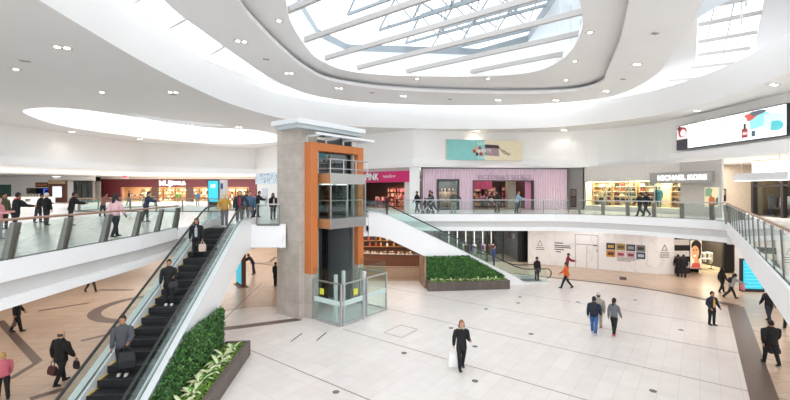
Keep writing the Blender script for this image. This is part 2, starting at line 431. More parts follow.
# ------------------------------------------------------------------ ceilings
ZL, ZR, ZI = 11.9, 13.7, 14.15
O_ = smooth_closed(scl([(-9, 10.1), (-9.45, 15), (-9.45, 19.2), (-9.0, 23), (-7.5, 26.9), (-4.2, 29.7), (.4, 31), (7, 31.5), (12.4, 30.4), (16.0, 27), (17.2, 22.9), (16.9, 19.2), (16.1, 16.3), (14, 9), (11, 2), (6, -4), (-1, -6), (-6, -2.5), (-8.3, 4)]), 7)
R_ = smooth_closed(scl([(-7.8, 13.5), (-7.75, 16.2), (-7.5, 19.5), (-7.1, 22.9), (-6.0, 26.3), (-3.6, 28.7), (.4, 29.9), (6.5, 30.4), (11.9, 29.5), (14.7, 27.6), (15.0, 24.9), (14.3, 21.6), (13, 18.7), (11.2, 15), (9, 11), (6, 6), (2.5, 2.7), (-1, 2), (-4.5, 4), (-6.9, 8.5)]), 7)
S_ = smooth_closed(scl([(-5.3, 13.5), (-5.35, 15.7), (-5.15, 18.3), (-4.75, 21.0), (-3.6, 23.6), (.3, 25.7), (6.9, 26.6), (11.3, 26.1), (12.4, 24.2), (11.4, 21.4), (9.9, 17.7), (8.7, 15.1), (7, 11.8), (4.5, 8), (1.5, 5.7), (-2, 6), (-4.4, 9.2)]), 7)
I_ = smooth_closed(scl([(-3.9, 14.3), (-4.2, 16), (-4.25, 18.5), (-3.95, 20.9), (-2.6, 22.9), (.3, 23.8), (5.2, 23.9), (8.0, 23.0), (8.7, 20.6), (8.0, 17.2), (6.6, 14.3), (4.6, 10.8), (1.5, 8.3), (-1.5, 8.8), (-3.3, 11.4)]), 7)
WELL = smooth_closed(scl([(-23.4, 25.4), (-21.3, 23.5), (-18.9, 23.7), (-16.6, 27.0), (-14.6, 30.4), (-11.3, 31.9), (-10.2, 35), (-10.7, 38.4), (-13.4, 41.0), (-18.5, 41.6), (-22.3, 37.9), (-24.9, 30.9)]), 5)
CRES = smooth_open(scl([at(120, 111.5, 11.3), at(140, 114.5, 11.3), at(170, 119, 11.3), at(200, 122.5, 11.3), at(226, 124.5, 11.3)]), 4)
CR2 = smooth_open(scl([at(226, 124.5, 11.3), at(200, 125), at(170, 122.5, 11.3)] if 0 else [at(222, 126, 11.3), at(195, 125.5, 11.3), at(165, 122, 11.3), at(138, 117, 11.3)]), 4)
CRESC = CRES+CR2
cl = MB(); cl.flat([(-62, -6.5), (45, -6.5), (45, 75), (-62, 75)], [O_, WELL, CRESC], ZL, up=False)
struct(cl.build('ceiling', soffit), 'smooth pale grey lower ceiling round the oval opening', 'ceiling')
m = MB(); m.strip(O_, [(0, ZL), (0, ZR+.02)], white)
struct(m.build('trim_12', white, smooth=True), 'deep white curved band round the oval ceiling opening', 'ceiling band')
m = MB(); m.strip(WELL, [(0, ZL), (0, ZL+3.4)], white)  # rim made deep so its walls hold back sky light
struct(m.build('trim_13', white, smooth=True), 'white rim of the rounded light well at the left', 'ceiling band')
m = MB(); m.strip(CRESC, [(0, ZL), (0, ZL+.5)], white)
struct(m.build('trim_14', white), 'white rim of the thin crescent light slot', 'ceiling band')
m = MB(); m.flat(R_, [S_], ZR, soffit2); m.strip(R_, [(0, ZR), (0, ZR+.9)], white)
m.strip(S_, [(0, ZR), (0, ZR+.2)], white)
cS = (4.5, 17.5); SO_ = [(cS[0]+(p[0]-cS[0])*1.07, cS[1]+(p[1]-cS[1])*1.05) for p in S_]
m.flat(SO_, [I_], ZI, soffit2); m.flat(SO_, [S_], ZR+.2, soffit2, up=True); m.strip(SO_, [(0, ZR+.2), (0, ZI)], soffit2)
struct(m.build('ceiling_disc'), 'floating oval ceiling disc with a stepped inner ring', 'ceiling')
m = MB(); m.strip(I_, [(0, ZI), (-.05, ZI+.45)], white)
struct(m.build('trim_15', white, smooth=True), 'white reveal of the central oval skylight', 'skylight reveal')
m = MB(); m.flat(scl([(9.5, 12.6), (12.3, 16.2), (18.5, 24.6), (19.6, 31.4), (19, 34), (14, 34), (14, 28)]), [], EYE+7.7*K, soffit2)
struct(m.build('ceiling_upper', soffit2), 'small pale ceiling plane beside the right skylight strip', 'ceiling')
m = MB(); m.flat(scl([(9, 8.8), (16.5, 17.9), (20.8, 23.1), (26, 29.4), (40, 29), (40, 5), (9, 3)]), [], EYE+8.5*K, soffit2)
struct(m.build('ceiling_side', soffit2), 'pale sloping ceiling plane at the top right', 'ceiling')

m = MB(); m.flat(scl([(-11.06, 16.2), (-11.4, 22.8), (-8.7, 30.2), (-5, 33.5), (-18, 33.5), (-18, 8), (-10.8, 8)]), [], EYE+7.7*K)
struct(m.build('ceiling_corner', white), 'cream upper ceiling plane beside the left skylight slot', 'ceiling')
# skylights: beams, trusses, glazing bars
def inside(p, poly):
    c = False; n = len(poly)
    for i in range(n):
        a, b = poly[i], poly[i-1]
        if (a[1] > p[1]) != (b[1] > p[1]) and p[0] < (b[0]-a[0])*(p[1]-a[1])/(b[1]-a[1])+a[0]: c = not c
    return c
def span(s, poly):
    ts = [k*.1 for k in range(-250, 350)]
    t = [x for x in ts if inside((E1*s+E2*x), poly)]
    return (min(t), max(t)) if t else None
sk = thing('skylight', 'large oval skylight with grey beams and white roof trusses over the atrium', 'skylight', (2.5, 18, ZI))
beamm = mat('skylight_beam', 'b9b5b2', .5, var=.03); trussm = mat('roof_truss', '8e979c', .5, var=.02)
zb = EYE+7.1*K
for s_ in (5.2, 7.6, 10.05, 12.5, 14.9, 17.2, 19.5, 21.9):
    sp = span(s_*K, I_)
    if not sp: continue
    b = MB(); b.bar(E1*s_*K+E2*(sp[0]-.2)+Vector((0, 0, zb)), E1*s_*K+E2*(sp[1]+.2)+Vector((0, 0, zb)), .17, .26)
    b.build('beam', beamm, sk, world=True)
zt_ = ZI+2.4
HOLE = [(-5.0, 9), (-5.2, 22.3), (-5.0, 26.2), (-3.4, 28.9), (6.3, 29.8), (9.0, 27.2), (8.5, 21.2), (7.6, 9)]
OUTR = [(-9, 6), (-9, 30), (-5, 34.5), (10, 34.5), (14, 29), (14, 6)]
revealm = bpy.data.materials.new('glowing_reveal'); revealm.use_nodes = True  # white reveal, made translucent so the sky lights it up
_n = revealm.node_tree; _n.nodes.remove(_n.nodes['Principled BSDF'])
_t = _n.nodes.new('ShaderNodeBsdfTranslucent'); _t.inputs[0].default_value = (.62, .66, .68, 1); _d = _n.nodes.new('ShaderNodeBsdfDiffuse'); _d.inputs[0].default_value = (.8, .82, .83, 1)
_m = _n.nodes.new('ShaderNodeMixShader'); _m.inputs[0].default_value = .45; _n.links.new(_t.outputs[0], _m.inputs[1]); _n.links.new(_d.outputs[0], _m.inputs[2]); _n.links.new(_m.outputs[0], _n.nodes['Material Output'].inputs[0])
wellg = bpy.data.materials.new('opal_diffuser'); wellg.use_nodes = True
_n = wellg.node_tree; _n.nodes.remove(_n.nodes['Principled BSDF'])
_t = _n.nodes.new('ShaderNodeBsdfTranslucent'); _t.inputs[0].default_value = (.93, .97, 1, 1); _n.links.new(_t.outputs[0], _n.nodes['Material Output'].inputs[0])
m = MB(); m.flat(WELL, [], ZL+3.4, wellg); struct(m.build('well_diffuser'), 'translucent sheet added to dim daylight over the rounded light well at the left', 'skylight')  # sheet added to cut the sky light from the well
b = MB(); b.flat(OUTR, [HOLE], zt_, revealm); b.strip(HOLE, [(0, zt_), (0, zt_+.5)], trussm)  # soffit round the glass, brightened by sky light passing through it
b.build('reveal_soffit', None, sk, world=True)
b = MB(); b.strip(OUTR, [(0, ZI+.3), (0, zt_)], revealm, closed=True); b.build('reveal_wall', None, sk, world=True)
for s_ in (17.6, 20.6, 23.6, 26.6):
    z0 = ZI+3.0; base = E1*s_; t0, t1 = -7, 17; N = 9
    P0 = [base+E2*(t0+(t1-t0)*k/N)+Vector((0, 0, z0)) for k in range(N+1)]
    P1 = [base+E2*(t0+(t1-t0)*(k+.5)/N)+Vector((0, 0, z0+1.7)) for k in range(N)]
    b = MB(); b.bar(P0[0], P0[-1], .15, .16); b.bar(P1[0], P1[-1], .14, .14)
    for k in range(N): b.bar(P0[k], P1[k], .09, .09); b.bar(P1[k], P0[k+1], .09, .09)
    b.build('truss', trussm, sk, world=True)
for k in range(10):
    t = -6+k*2.3
    b = MB(); b.bar(E1*15+E2*t+Vector((0, 0, ZI+4.8)), E1*29+E2*t+Vector((0, 0, ZI+4.8)), .09, .1)
    for s_ in (17.6, 20.6, 23.6): b.bar(E1*s_+E2*(t-.8)+Vector((0, 0, ZI+4.7)), E1*(s_+3)+E2*(t+1.5)+Vector((0, 0, ZI+3.0)), .06, .06)
    b.build('glazing_bar', trussm, sk, world=True)
zc = zt_
for s_ in (18.8, 20.6, 22.6):
    for t in (-4, -1.6, .8, 3.2, 5.6):
        b = MB(); b.bar(E1*s_*K+E2*t+Vector((0, 0, zb)), E1*s_*K+E2*t+Vector((0, 0, zc)), .06, .06); b.build('strut', whitemetal, sk, world=True)
sk2 = thing('skylight', 'narrow skylight strip with grey bars at the top right of the ceiling', 'skylight', at(728, 30, 16))
zq = EYE+8.1*K
for u0, v0, u1, v1 in ((698, 25, 762, 12), (698, 42, 757, 32), (697, 55, 750, 48), (700, 8, 764, -5), (690, 68, 735, 63), (665, 81, 710, 77)):
    b = MB(); b.bar(at(u0, v0, zq), at(u1, v1, zq), .14, .2); b.build('beam', beamm, sk2, world=True)
b = MB(); b.bar(at(716, 0, zq+1), at(700, 68, zq+1), .06, .06); b.bar(at(735, -2, zq+1), at(722, 60, zq+1), .06, .06); b.build('glazing_bar', trussm, sk2, world=True)
sk3 = thing('skylight', 'narrow curved skylight slot at the top left of the ceiling', 'skylight', at(190, 30, 16))
for u0, v0, u1, v1 in ((164, 30, 188, 17), (205, 57, 224, 46), (128, 5, 150, -8)):
    b = MB(); b.bar(at(u0, v0, zq), at(u1, v1, zq), .14, .2); b.build('beam', beamm, sk3, world=True)

# ------------------------------------------------------------------ upper bulkhead walls over the shop fronts
ZT, ZBK = 9.31, 8.55                                     # projecting ledge: top and bottom
WL = scl([(-29, 16), (-28.7, 29), (-26, 41), (-16.4, 47), (-11.0, 41)])
WC = scl([(-11.0, 41), (1.5, 31.5)])
WR = [(1.69, 35.43)]+smooth_open([(8.3, 37.4), (13, 37.5), (17.3, 36.2), (20.2, 33.4), (21.5, 29.4), (21.75, 22), (21.75, 8)], 4)
def bulk(pts, nm, lb):
    m = MB(); m.strip(pts, [(0, ZL), (0, ZT)], wallcream, closed=False, out=1)
    m.strip(pts, [(0, ZT), (.35, ZT-.02), (.35, ZBK+.3), (.3, ZBK), (-.2, ZBK)], white, closed=False, out=1)
    return struct(m.build(nm), lb, 'wall')
bulk(WL, 'wall_left', 'cream bulkhead wall over the left shop fronts with a projecting ledge')
bulk(WC+[WR[1]], 'wall_centre', 'cream bulkhead wall behind the lift over the magenta shop front')
bulk(WR[1:], 'wall_right', 'curved cream bulkhead wall over the far and right shop fronts')
m = MB(); m.flat([(-33.5, -5), WL[0], WL[1], WL[2], WL[3], WL[4], WC[1]]+WR[1:]+[(40, 8), (40, 74), (-60, 74), (-60, -5)], [], ZBK+.02)
struct(m.build('ceiling_shops', soffit), 'flat soffit at the foot of the bulkhead in front of the shops', 'ceiling')
m = MB()
m.box((-9, 73.5, 6), (104, .2, 12)); m.box((-59.5, 40, 6), (.2, 70, 12)); m.box((43.5, 40, 6), (.2, 70, 12))
struct(m.build('wall_back', wallcream), 'cream outer walls beyond the shops', 'wall')
# ------------------------------------------------------------------ stone pillar and lift
C0 = Vector((-4.82, 20.08, 0))
def eb(mb, o, a0, a1, b0, b1, z0, z1, m=None):          # a box in the E1/E2 frame from origin o
    p = [o+E1*a+E2*b for a, b in ((a0, b0), (a1, b0), (a1, b1), (a0, b1))]
    return mb.prism([(q.x, q.y) for q in p], z0, z1, m)
RZG = math.atan2(E1.y, E1.x)
def eobj(o, lst):                                        # E-frame boxes as a mesh in a rotated local frame (so tiles run straight)
    m = MB()
    for a0, a1, b0, b1, z0, z1, mm in lst: m.box(((a0+a1)/2, (b0+b1)/2, (z0+z1)/2), (a1-a0, b1-b0, z1-z0), mm)
    return m
m = eobj(C0, [(0, 1.2, 0, 1.78, 0, 9.72, concrete)])
o = m.build('pillar', concrete); o.location = C0; o.rotation_euler.z = RZG
struct(o, 'tall pillar clad in grey stone tiles at the left of the lift', 'pillar')
CB = []
PF = Vector((-4.22, 20.08, 0))
L = thing('glass_lift', 'glass panorama lift with an orange wooden portal beside the stone pillar', 'lift', PF, RZG)
def ep(name, lst, mm=None, parent=L, bevel=0): return eobj(None, lst).build(name, mm, parent, bevel=bevel)
ep('canopy_roof', [(-.98, 3.95, -.16, 1.95, 9.76, 10.0, whitemetal), (-.8, 3.8, -.02, 1.8, 9.56, 9.76, M('c3cbd0', .4))])
ep('portal_post', [(0, .46, 0, .57, 2.25, 8.93, orange)], bevel=.01)
ep('portal_post', [(3.5, 3.95, 0, .57, 2.22, 8.93, orange)], bevel=.01)
ep('portal_beam', [(.462, 3.498, 0, .57, 8.52, 8.93, orange)], bevel=.01)
ep('portal_base', [(0, .46, .01, .57, 0, 2.25, concrete)]); ep('portal_base', [(3.5, 3.95, .01, .57, 0, 2.22, concrete)])
ep('glass_canopy', [(-.1, 4.2, -.55, .4, 9.28, 9.34, glass), (-.15, 4.25, -.6, -.5, 9.24, 9.36, whitemetal)])
for a in (.1, 1.4, 2.7, 3.9):
    ep('canopy_strut', [(a, a+.08, -.55, .5, 9.2, 9.28, whitemetal), (a, a+.08, .42, .5, 8.95, 9.2, whitemetal)])
ep('shaft_wall', [(.46, 3.5, 2.55, 2.62, 0, 9.5, M('6a6f70', .5)), (.40, .46, .57, 2.6, 0, 9.5, M('74787a', .5)), (3.5, 3.56, .57, 2.6, 0, 9.5, M('74787a', .5))])
ep('guide_rail', [(2.75, 2.95, 1.9, 2.2, 0, 8.5, black)]); ep('guide_rail', [(.75, .87, .4, .55, 0, 8.5, steel)])
ep('guide_rail', [(3.25, 3.4, .2, .35, 0, 8.5, steel)]); ep('guide_rail', [(1.5, 1.62, 1.9, 2.1, 4.8, 8.5, dsteel)])
ep('landing_door', [(1.1, 2.5, 2.48, 2.55, .0, 2.2, M('a49478', .5)), (1.75, 1.79, 2.46, 2.49, 0, 2.2, M('6a604f', .5))])
ep('landing_door', [(1.1, 2.5, 2.48, 2.55, F2, F2+2.2, M('9a9b98', .35))])
ep('drive_box', [(2.5, 3.2, .9, 1.5, 7.75, 8.3, M('23272c', .5)), (2.6, 3.1, .88, .9, 8.0, 8.15, M('2f6fb0', .4))])
ep('shaft_glass', [(.46, 3.5, .5, .52, 5.3, 8.5, glass_dark)])
car = ep('lift_car', [(.74, 3.44, -.63, 1.7, 4.5, 5.02, steel), (.735, .741, -.62, .4, 4.52, 5.0, M('b5835a', .3))], bevel=.01)  # brown side strip paints the portal's reflection on the steel
ep('car_band', [(.74, 3.44, -.63, 1.7, 6.82, 7.36, steel), (.735, .741, -.62, .4, 6.84, 7.34, M('b5835a', .3))], parent=car, bevel=.01)  # same painted orange reflection on the upper band
g = ep('car_glass', [(.76, 3.42, -.62, -.6, 5.02, 6.82, glass), (.76, .78, -.6, 1.6, 5.02, 6.82, glass), (3.4, 3.42, -.6, 1.6, 5.02, 6.82, glass)], parent=car)
h = MB()
for zq in (5.95,): h.bar((.85, -.5, zq), (3.3, -.5, zq), .05, .05, steel); h.bar((.85, -.5, zq), (.85, 1.5, zq), .05, .05, steel)
for a in (.85, 2.0, 3.3): h.bar((a, -.5, 5.02), (a, -.5, 5.95), .03, .03, steel)
h.build('car_handrail', steel, car)
for _a in (1.95, .74, 3.38): ep('car_mullion', [(_a, _a+.06, -.64, -.59, 5.02, 6.82, steel)], parent=car)
gr = MB()
for zq in (7.6, 8.08):
    P = [(.74, .9, zq), (.74, -.62, zq), (3.6, -.62, zq), (3.6, .4, zq)]
    for a, b in zip(P, P[1:]): gr.limb([a, b], [.028, .028], 8, steel)
for a, b in ((.74, -.62), (1.7, -.62), (2.65, -.62), (3.6, -.62), (.74, .9)): gr.limb([(a, b, 7.36), (a, b, 8.08)], [.022, .022], 6, steel)
gr.build('roof_guard', steel, car)
for k, a in enumerate((1.2, 2.3)):
    ep('car_ceiling_light', [(a, a+.5, .2, .7, 6.78, 6.815, lampw)], parent=car)
ep('brace', [(1.6, 3.3, .45, .5, 7.36, 7.42, dsteel)])
# glass enclosure on the ground floor
En = thing('lift_enclosure', 'low glass enclosure with steel rails round the foot of the lift', 'glass enclosure', PF, RZG)
def ee(name, lst, mm=None): return eobj(None, lst).build(name, mm, En)
B0 = -2.0
ee('glass_panel', [(.12, .14, B0+.08, -.06, .12, 2.62, glass)])
ee('glass_panel', [(.2, 1.62, B0, B0+.02, .12, 2.62, glass)])
ee('glass_panel', [(2.0, 3.5, B0, B0+.02, .12, 2.62, glass)])
ee('glass_panel', [(3.58, 3.6, B0+.08, -.06, .12, 2.62, glass)])
for _g, _b in zip([c for c in En.children], ([(.1, .12, B0+.08, -.06, .95, 1.2, frost)], [(.2, 1.62, B0-.02, B0, .95, 1.2, frost)], [(2.0, 3.5, B0-.02, B0, .95, 1.2, frost)])): eobj(None, _b).build('frosted_stripe', None, _g)
for a, b in ((.13, B0+.02), (.28, B0), (1.66, B0), (1.95, B0), (3.55, B0), (.13, -.08), (3.57, -.08)):
    ee('post', [(a-.04, a+.04, b-.04, b+.04, 0, 2.02, steel)])
for x in ([(.1, .16, B0, -.06)], [(.2, 1.66, B0-.03, B0+.03)], [(1.95, 3.57, B0-.03, B0+.03)], [(3.54, 3.6, B0, -.06)]):
    a0, a1, b0, b1 = x[0]; ee('top_rail', [(a0, a1, b0, b1, 1.97, 2.04, steel)]); ee('bottom_rail', [(a0, a1, b0, b1, .04, .13, steel)])
for a, b in ((.55, -1.2), (1.5, -.8), (2.05, -1.75)): ee('bollard', [(a-.07, a+.07, b-.07, b+.07, 0, 2.3, whitemetal)])
for a, b in ((.09, -.7), (1.1, B0-.035)):
    s_ = MB(); s_.box((a, b, 1.5), (.02, .28, .3) if a < .2 else (.28, .02, .3), M('dfe04a', .5)); s_.build('warning_sign', None, En)
ee('floor_pad', [(.2, 3.5, B0+.05, -.02, .005, .02, M('dcdedd', .4))])

# ------------------------------------------------------------------ escalators
def escalator(name, label, bottom, top, ft, fb, hw=1.0, deck=.32, hr=1.0, drop=1.25):
    bottom = Vector(bottom); top = Vector(top); d = top-bottom; run = math.hypot(d.x, d.y); rise = d.z
    R = thing(name, label, 'escalator', bottom, math.atan2(d.y, d.x))
    sl = rise/run
    prof = [(-fb, 0), (-.5, 0), (-.1, .05), (.5, sl*.5)]+[(run*k/8, rise*k/8) for k in range(1, 8)]+[(run-.5, rise-.5*sl), (run+.1, rise-.05), (run+.5, rise), (run+ft, rise)]
    def sweep(mb, y0, y1, za, zb, m=None, lim=None, pr=prof):
        rings = []
        for s_, z in pr:
            lo = z+za
            low = (deck-.12) if s_ <= -.1 else 0
            zt_ = z+zb-(low if zb < .5 else 0)
            lo = max(lo, .0) if za < 0 else (lo-low if za > .2 else lo)
            rings.append([(s_, y0, lo), (s_, y1, lo), (s_, y1, zt_), (s_, y0, zt_)])
        return mb.loft(rings, m)
    for sgn in (1, -1):
        a = sgn*(hw-.06); b = sgn*hw
        m = MB(); sweep(m, min(a, b), max(a, b), -drop, deck-.02); m.build('side_cladding', fascia_white, R)
        m = MB(); sweep(m, min(sgn*.82, sgn*(hw+.02)), max(sgn*.82, sgn*(hw+.02)), deck-.03, deck+.02, whitemetal); 
        sweep(m, min(sgn*.70, sgn*.74), max(sgn*.70, sgn*.74), -.15, deck+.02, whitemetal)
        sweep(m, min(sgn*.80, sgn*.82), max(sgn*.80, sgn*.82), deck-.02, deck+.025, black)
        sweep(m, min(sgn*.72, sgn*.80), max(sgn*.72, sgn*.80), deck-.03, deck+.01, steel); m.build('deck', None, R)
        m = MB(); sweep(m, sgn*.78-.008, sgn*.78+.008, deck, hr-.03); m.build('balustrade_glass', glass, R)
        pts = []
        for s_, z in prof: pts.append((s_, sgn*.78, z+hr))
        r = (hr-.35)/2
        lo = [(prof[0][0]-r*math.sin(t), sgn*.78, hr-r+r*math.cos(t)) for t in [PI*k/6 for k in range(6, 0, -1)]]
        hi = [(prof[-1][0]+r*math.sin(t), sgn*.78, rise+hr-r+r*math.cos(t)) for t in [PI*k/6 for k in range(1, 7)]]
        m = MB(); m.limb(lo+pts+hi, [(.045, .035)]*(len(pts)+12), 8, None, ref=(0, 1, 0)); m.build('handrail', rubber, R, smooth=True)
        m = MB()
        for q in (lo, hi):
            m.limb([(p[0]+(.06 if q is lo else -.06), p[1], p[2]) for p in q], .02, 6)
        m.build('newel', steel, R)
    m = MB(); rr = []
    for s_, z in prof: rr.append([(s_, -hw+.07, max(z-drop, .0)), (s_, hw-.07, max(z-drop, .0)), (s_, hw-.07, max(z-drop+.06, .01)), (s_, -hw+.07, max(z-drop+.06, .01))])
    m.loft(rr); m.build('underside', fascia_white, R)
    n = 23; tr = run/n
    for k in range(n):
        z = rise*(k+1)/n if k < n-1 else rise
        m = MB(); m.box((tr*(k+.5), 0, z-.22), (tr*1.0, 1.38, .44), stepm)
        for q in range(16): m.box((tr*(k+.5), -.62+q*.0827, z+.004), (tr*.96, .03, .008), rubber)
        m.box((tr*(k+.5), .655, z+.006), (tr*.9, .05, .012), yellow); m.box((tr*(k)+.03, 0, z+.006), (.03, 1.3, .01), M('3c3c3e', .4))
        m.build('step', stepm, R)
    for a, b, z in ((-fb, 0, .0), (run, run+ft, rise)):
        m = MB(); m.box(((a+b)/2, 0, z+.0), (b-a, 1.38, .03), dsteel); m.build('landing_plate', dsteel, R)
    return R
ESC1 = escalator('escalator', 'long escalator descending towards the viewer at the left with riders on it', (-7.36, 8.9, 0), (-8.22, 19.1, F2), 1.9, 1.6)
ESC2 = escalator('escalator', 'escalator seen from the side, running down to the right behind the hedge beside the lift', (8.64, 28.5, 0), (-.95, 27.4, F2), .9, 1.9)

# ------------------------------------------------------------------ hedges and planters
def leaf_quad(mb, p, nrm, size, m):
    nrm = Vector(nrm).normalized(); a = nrm.orthogonal().normalized(); a = Matrix.Rotation(random.uniform(0, 6.28), 3, nrm) @ a
    b = nrm.cross(a); tip = p+a*size+nrm*size*.35; 
    mb.add([p, p+a*size*.5+b*size*.34+nrm*size*.1, tip, p+a*size*.5-b*size*.34+nrm*size*.1], [(0, 1, 2), (0, 2, 3)], m)
def hedge(name, label, root, rz, Lx, top, thick, n, size):
    # local frame: x along the planter, front face at y=0 facing -y, top(x) gives the height
    R = thing(name, label, 'hedge', root, rz)
    core = MB(); N = 12; rg = []
    for k in range(N+1):
        x = Lx*k/N; rg.append([(x, .05, .45), (x, thick, .45), (x, thick, max(top(x)-.05, .5)), (x, .05, max(top(x)-.05, .5))])
    core.loft(rg); core.build('hedge_core', leaf_c, R)
    f = MB(); mats = (leaf_a, leaf_a, leaf_b, leaf_c)
    for k in range(n):
        r = random.random()
        if r < .78:
            x = random.uniform(0, Lx); z = random.uniform(.45, top(x)); y = random.uniform(-.05, .06)
            nr = (random.gauss(0, .5), -1, random.gauss(.25, .5))
        elif r < .93:
            x = random.uniform(0, Lx); z = top(x)+random.uniform(-.06, .05); y = random.uniform(0, thick); nr = (random.gauss(0, .5), random.gauss(-.2, .5), 1)
        else:
            x = random.choice((0, Lx))+random.uniform(-.05, .05); xx = min(max(x, 0), Lx); z = random.uniform(.45, top(xx)); y = random.uniform(0, thick); nr = (1 if x > Lx/2 else -1, random.gauss(0, .5), .3)
        leaf_quad(f, Vector((x, y, z)), nr, size*random.uniform(.7, 1.3), random.choice(mats))
    f.build('foliage', None, R); R.children[-1]['kind'] = 'stuff'
    return R
def planter(name, label, root, rz, Lx, depth, h, lbl2):
    R = thing(name, label, 'planter', root, rz)
    m = MB(); t = .16
    m.box((Lx/2, -depth+t/2, h/2), (Lx, t, h)); m.box((t/2, -depth/2+t/2, h/2), (t, depth-t, h)); m.box((Lx-t/2, -depth/2+t/2, h/2), (t, depth-t, h))
    m.build('planter_wall', tile_mat('planter_stone_'+name+str(len(bpy.data.materials)), '6f625b', '5f544e', '554a45', .3, 2.0, .45, rot=(PI/2, 0, 0), var=.8), R, bevel=.012)
    m = MB(); m.box((Lx/2, -depth/2+t/2, h*.42), (Lx-2*t, depth-t, h*.84)); m.build('soil', M('3b3026', .9), R)
    g = MB()
    for k in range(int(Lx*depth*700)):
        leaf_quad(g, Vector((random.uniform(t, Lx-t), random.uniform(-depth+t, -.1), h*.84+random.uniform(0, .05))), (random.gauss(0, .6), random.gauss(0, .6), 1), random.uniform(.05, .09), lime)
    o = g.build('ground_cover', None, R); o['kind'] = 'stuff'
    return R
def rosette():
    R = thing('variegated_plant', '', 'plant')
    m = MB()
    for k in range(22):
        a = random.uniform(0, 6.28); Ln = random.uniform(.28, .45); up = random.uniform(.5, 1.3); w_ = random.uniform(.05, .08)
        dr = Vector((math.cos(a), math.sin(a), 0)); sd = Vector((-dr.y, dr.x, 0)); pts = []
        for q in range(5):
            t = q/4; pts.append((dr*(Ln*t)+Vector((0, 0, Ln*(up*t-.75*t*t))), w_*math.sin(PI*(.12+.86*t))))
        vs = []
        for p, ww in pts: vs += [p+sd*ww+Vector((0, 0, .01)), p, p-sd*ww+Vector((0, 0, .01))]
        fs = []
        for q in range(4):
            b = q*3; fs += [(b, b+3, b+4, b+1), (b+1, b+4, b+5, b+2)]
        m.add(vs, fs, pale_leaf if k % 3 else leaf_b)
    m.build('leaf_rosette', None, R, smooth=True)
    s_ = MB(); s_.limb([(0, 0, -.06), (0, 0, .06)], [.03, .02], 6); s_.build('stem', leaf_b, R)
    return R
# left escalator: right side plane
a1 = math.atan2(10.2, -.86)
u1 = Vector((math.cos(a1), math.sin(a1), 0)); r1 = Vector((u1.y, -u1.x, 0))     # r1 points to the right of the escalator
p_far = Vector((-8.22, 19.1, 0))+u1*(-3.75)+r1*1.06
sl1 = F2/math.hypot(.86, 10.2)
def top1(x):                                     # x grows towards the viewer
    run = 10.236-3.75-x
    return max(min(1.92, run*sl1+.30), .55)
Lh = 7.6
rz1 = math.atan2(-u1.y, -u1.x)
# frame: x towards the viewer, -y must be the face seen from the right
hedge('boxwood_hedge', 'green leafy hedge wall along the side of the long left escalator', p_far+r1*.22, rz1+0, Lh, top1, .2, 1, .05) if 0 else None
class _F: pass
def hedge_frame(origin, along, front): return origin, math.atan2(along.y, along.x)
# with x=-u1 the local -y axis is
vx = -u1; vy = Vector((-vx.y, vx.x, 0))
# vy points to r1 side or the other; use a mirrored run when needed
flip = vy.dot(r1) > 0
if flip:
    org = p_far+vx*Lh+r1*.22; ax = u1; tp = lambda x: top1(Lh-x)
else:
    org = p_far+r1*.22; ax = vx; tp = top1
H1 = hedge('boxwood_hedge', 'green leafy hedge wall along the side of the long left escalator', org, math.atan2(ax.y, ax.x), Lh, tp, .2, 9000, .085)
P1 = planter('stone_planter', 'long brown stone planter beside the left escalator with lime ground cover', org-ax*(.25 if not flip else 0), math.atan2(ax.y, ax.x), Lh+.25, .95, .57, '')
plant0 = rosette(); used = [False]
def put_plant(p, label, group, s=1.0):
    o = plant0 if not used[0] else copy_tree(plant0)
    used[0] = True
    o.location = p; o.rotation_euler.z = random.uniform(0, 6.28); o.scale = (s, s, s)
    tag(o, label, 'plant', group)
ny = Vector((ax.y, -ax.x, 0))
for k in range(11):
    x = .5+k*.66
    xx = x if not flip else Lh-x
    put_plant(org+ax*xx+ny*random.uniform(.3, .5)+Vector((0, 0, .5)), 'pale variegated leafy plant in the planter beside the left escalator', 'variegated plants in the left planter', random.uniform(.95, 1.25))
# right hedge under the second escalator
d2 = Vector((9.59, 1.1, 0)).normalized(); n2 = Vector((d2.y, -d2.x, 0))
org2 = Vector((2.02, 26.55, 0))
def top2(x): return 2.02 if x < 2.95 else max(2.02-(x-2.95)*.55, .62)
H2 = hedge('boxwood_hedge', 'dark green hedge wall under the far escalator behind a stone planter', org2, math.atan2(d2.y, d2.x), 5.35, top2, .25, 7000, .1)
P2 = planter('stone_planter', 'dark stone planter in front of the hedge under the far escalator', org2+n2*0, math.atan2(d2.y, d2.x), 5.45, .95, .57, '')
for k in range(8):
    put_plant(org2+d2*(.5+k*.6)+n2*random.uniform(.35, .55)+Vector((0, 0, .5)), 'small pale variegated plant in the planter under the far escalator', 'variegated plants in the far planter', random.uniform(.8, 1.0))
m = MB(); m.box((0, 0, 1.0), (.12, 1.9, 2.0)); o = m.build('hedge_end_panel', M('a3836c', .5)); o.location = org2+Vector((-.12, .85, 0)); o.rotation_euler.z = math.atan2(d2.y, d2.x)
tag(o, 'plain beige end panel closing the left end of the far hedge', 'panel')

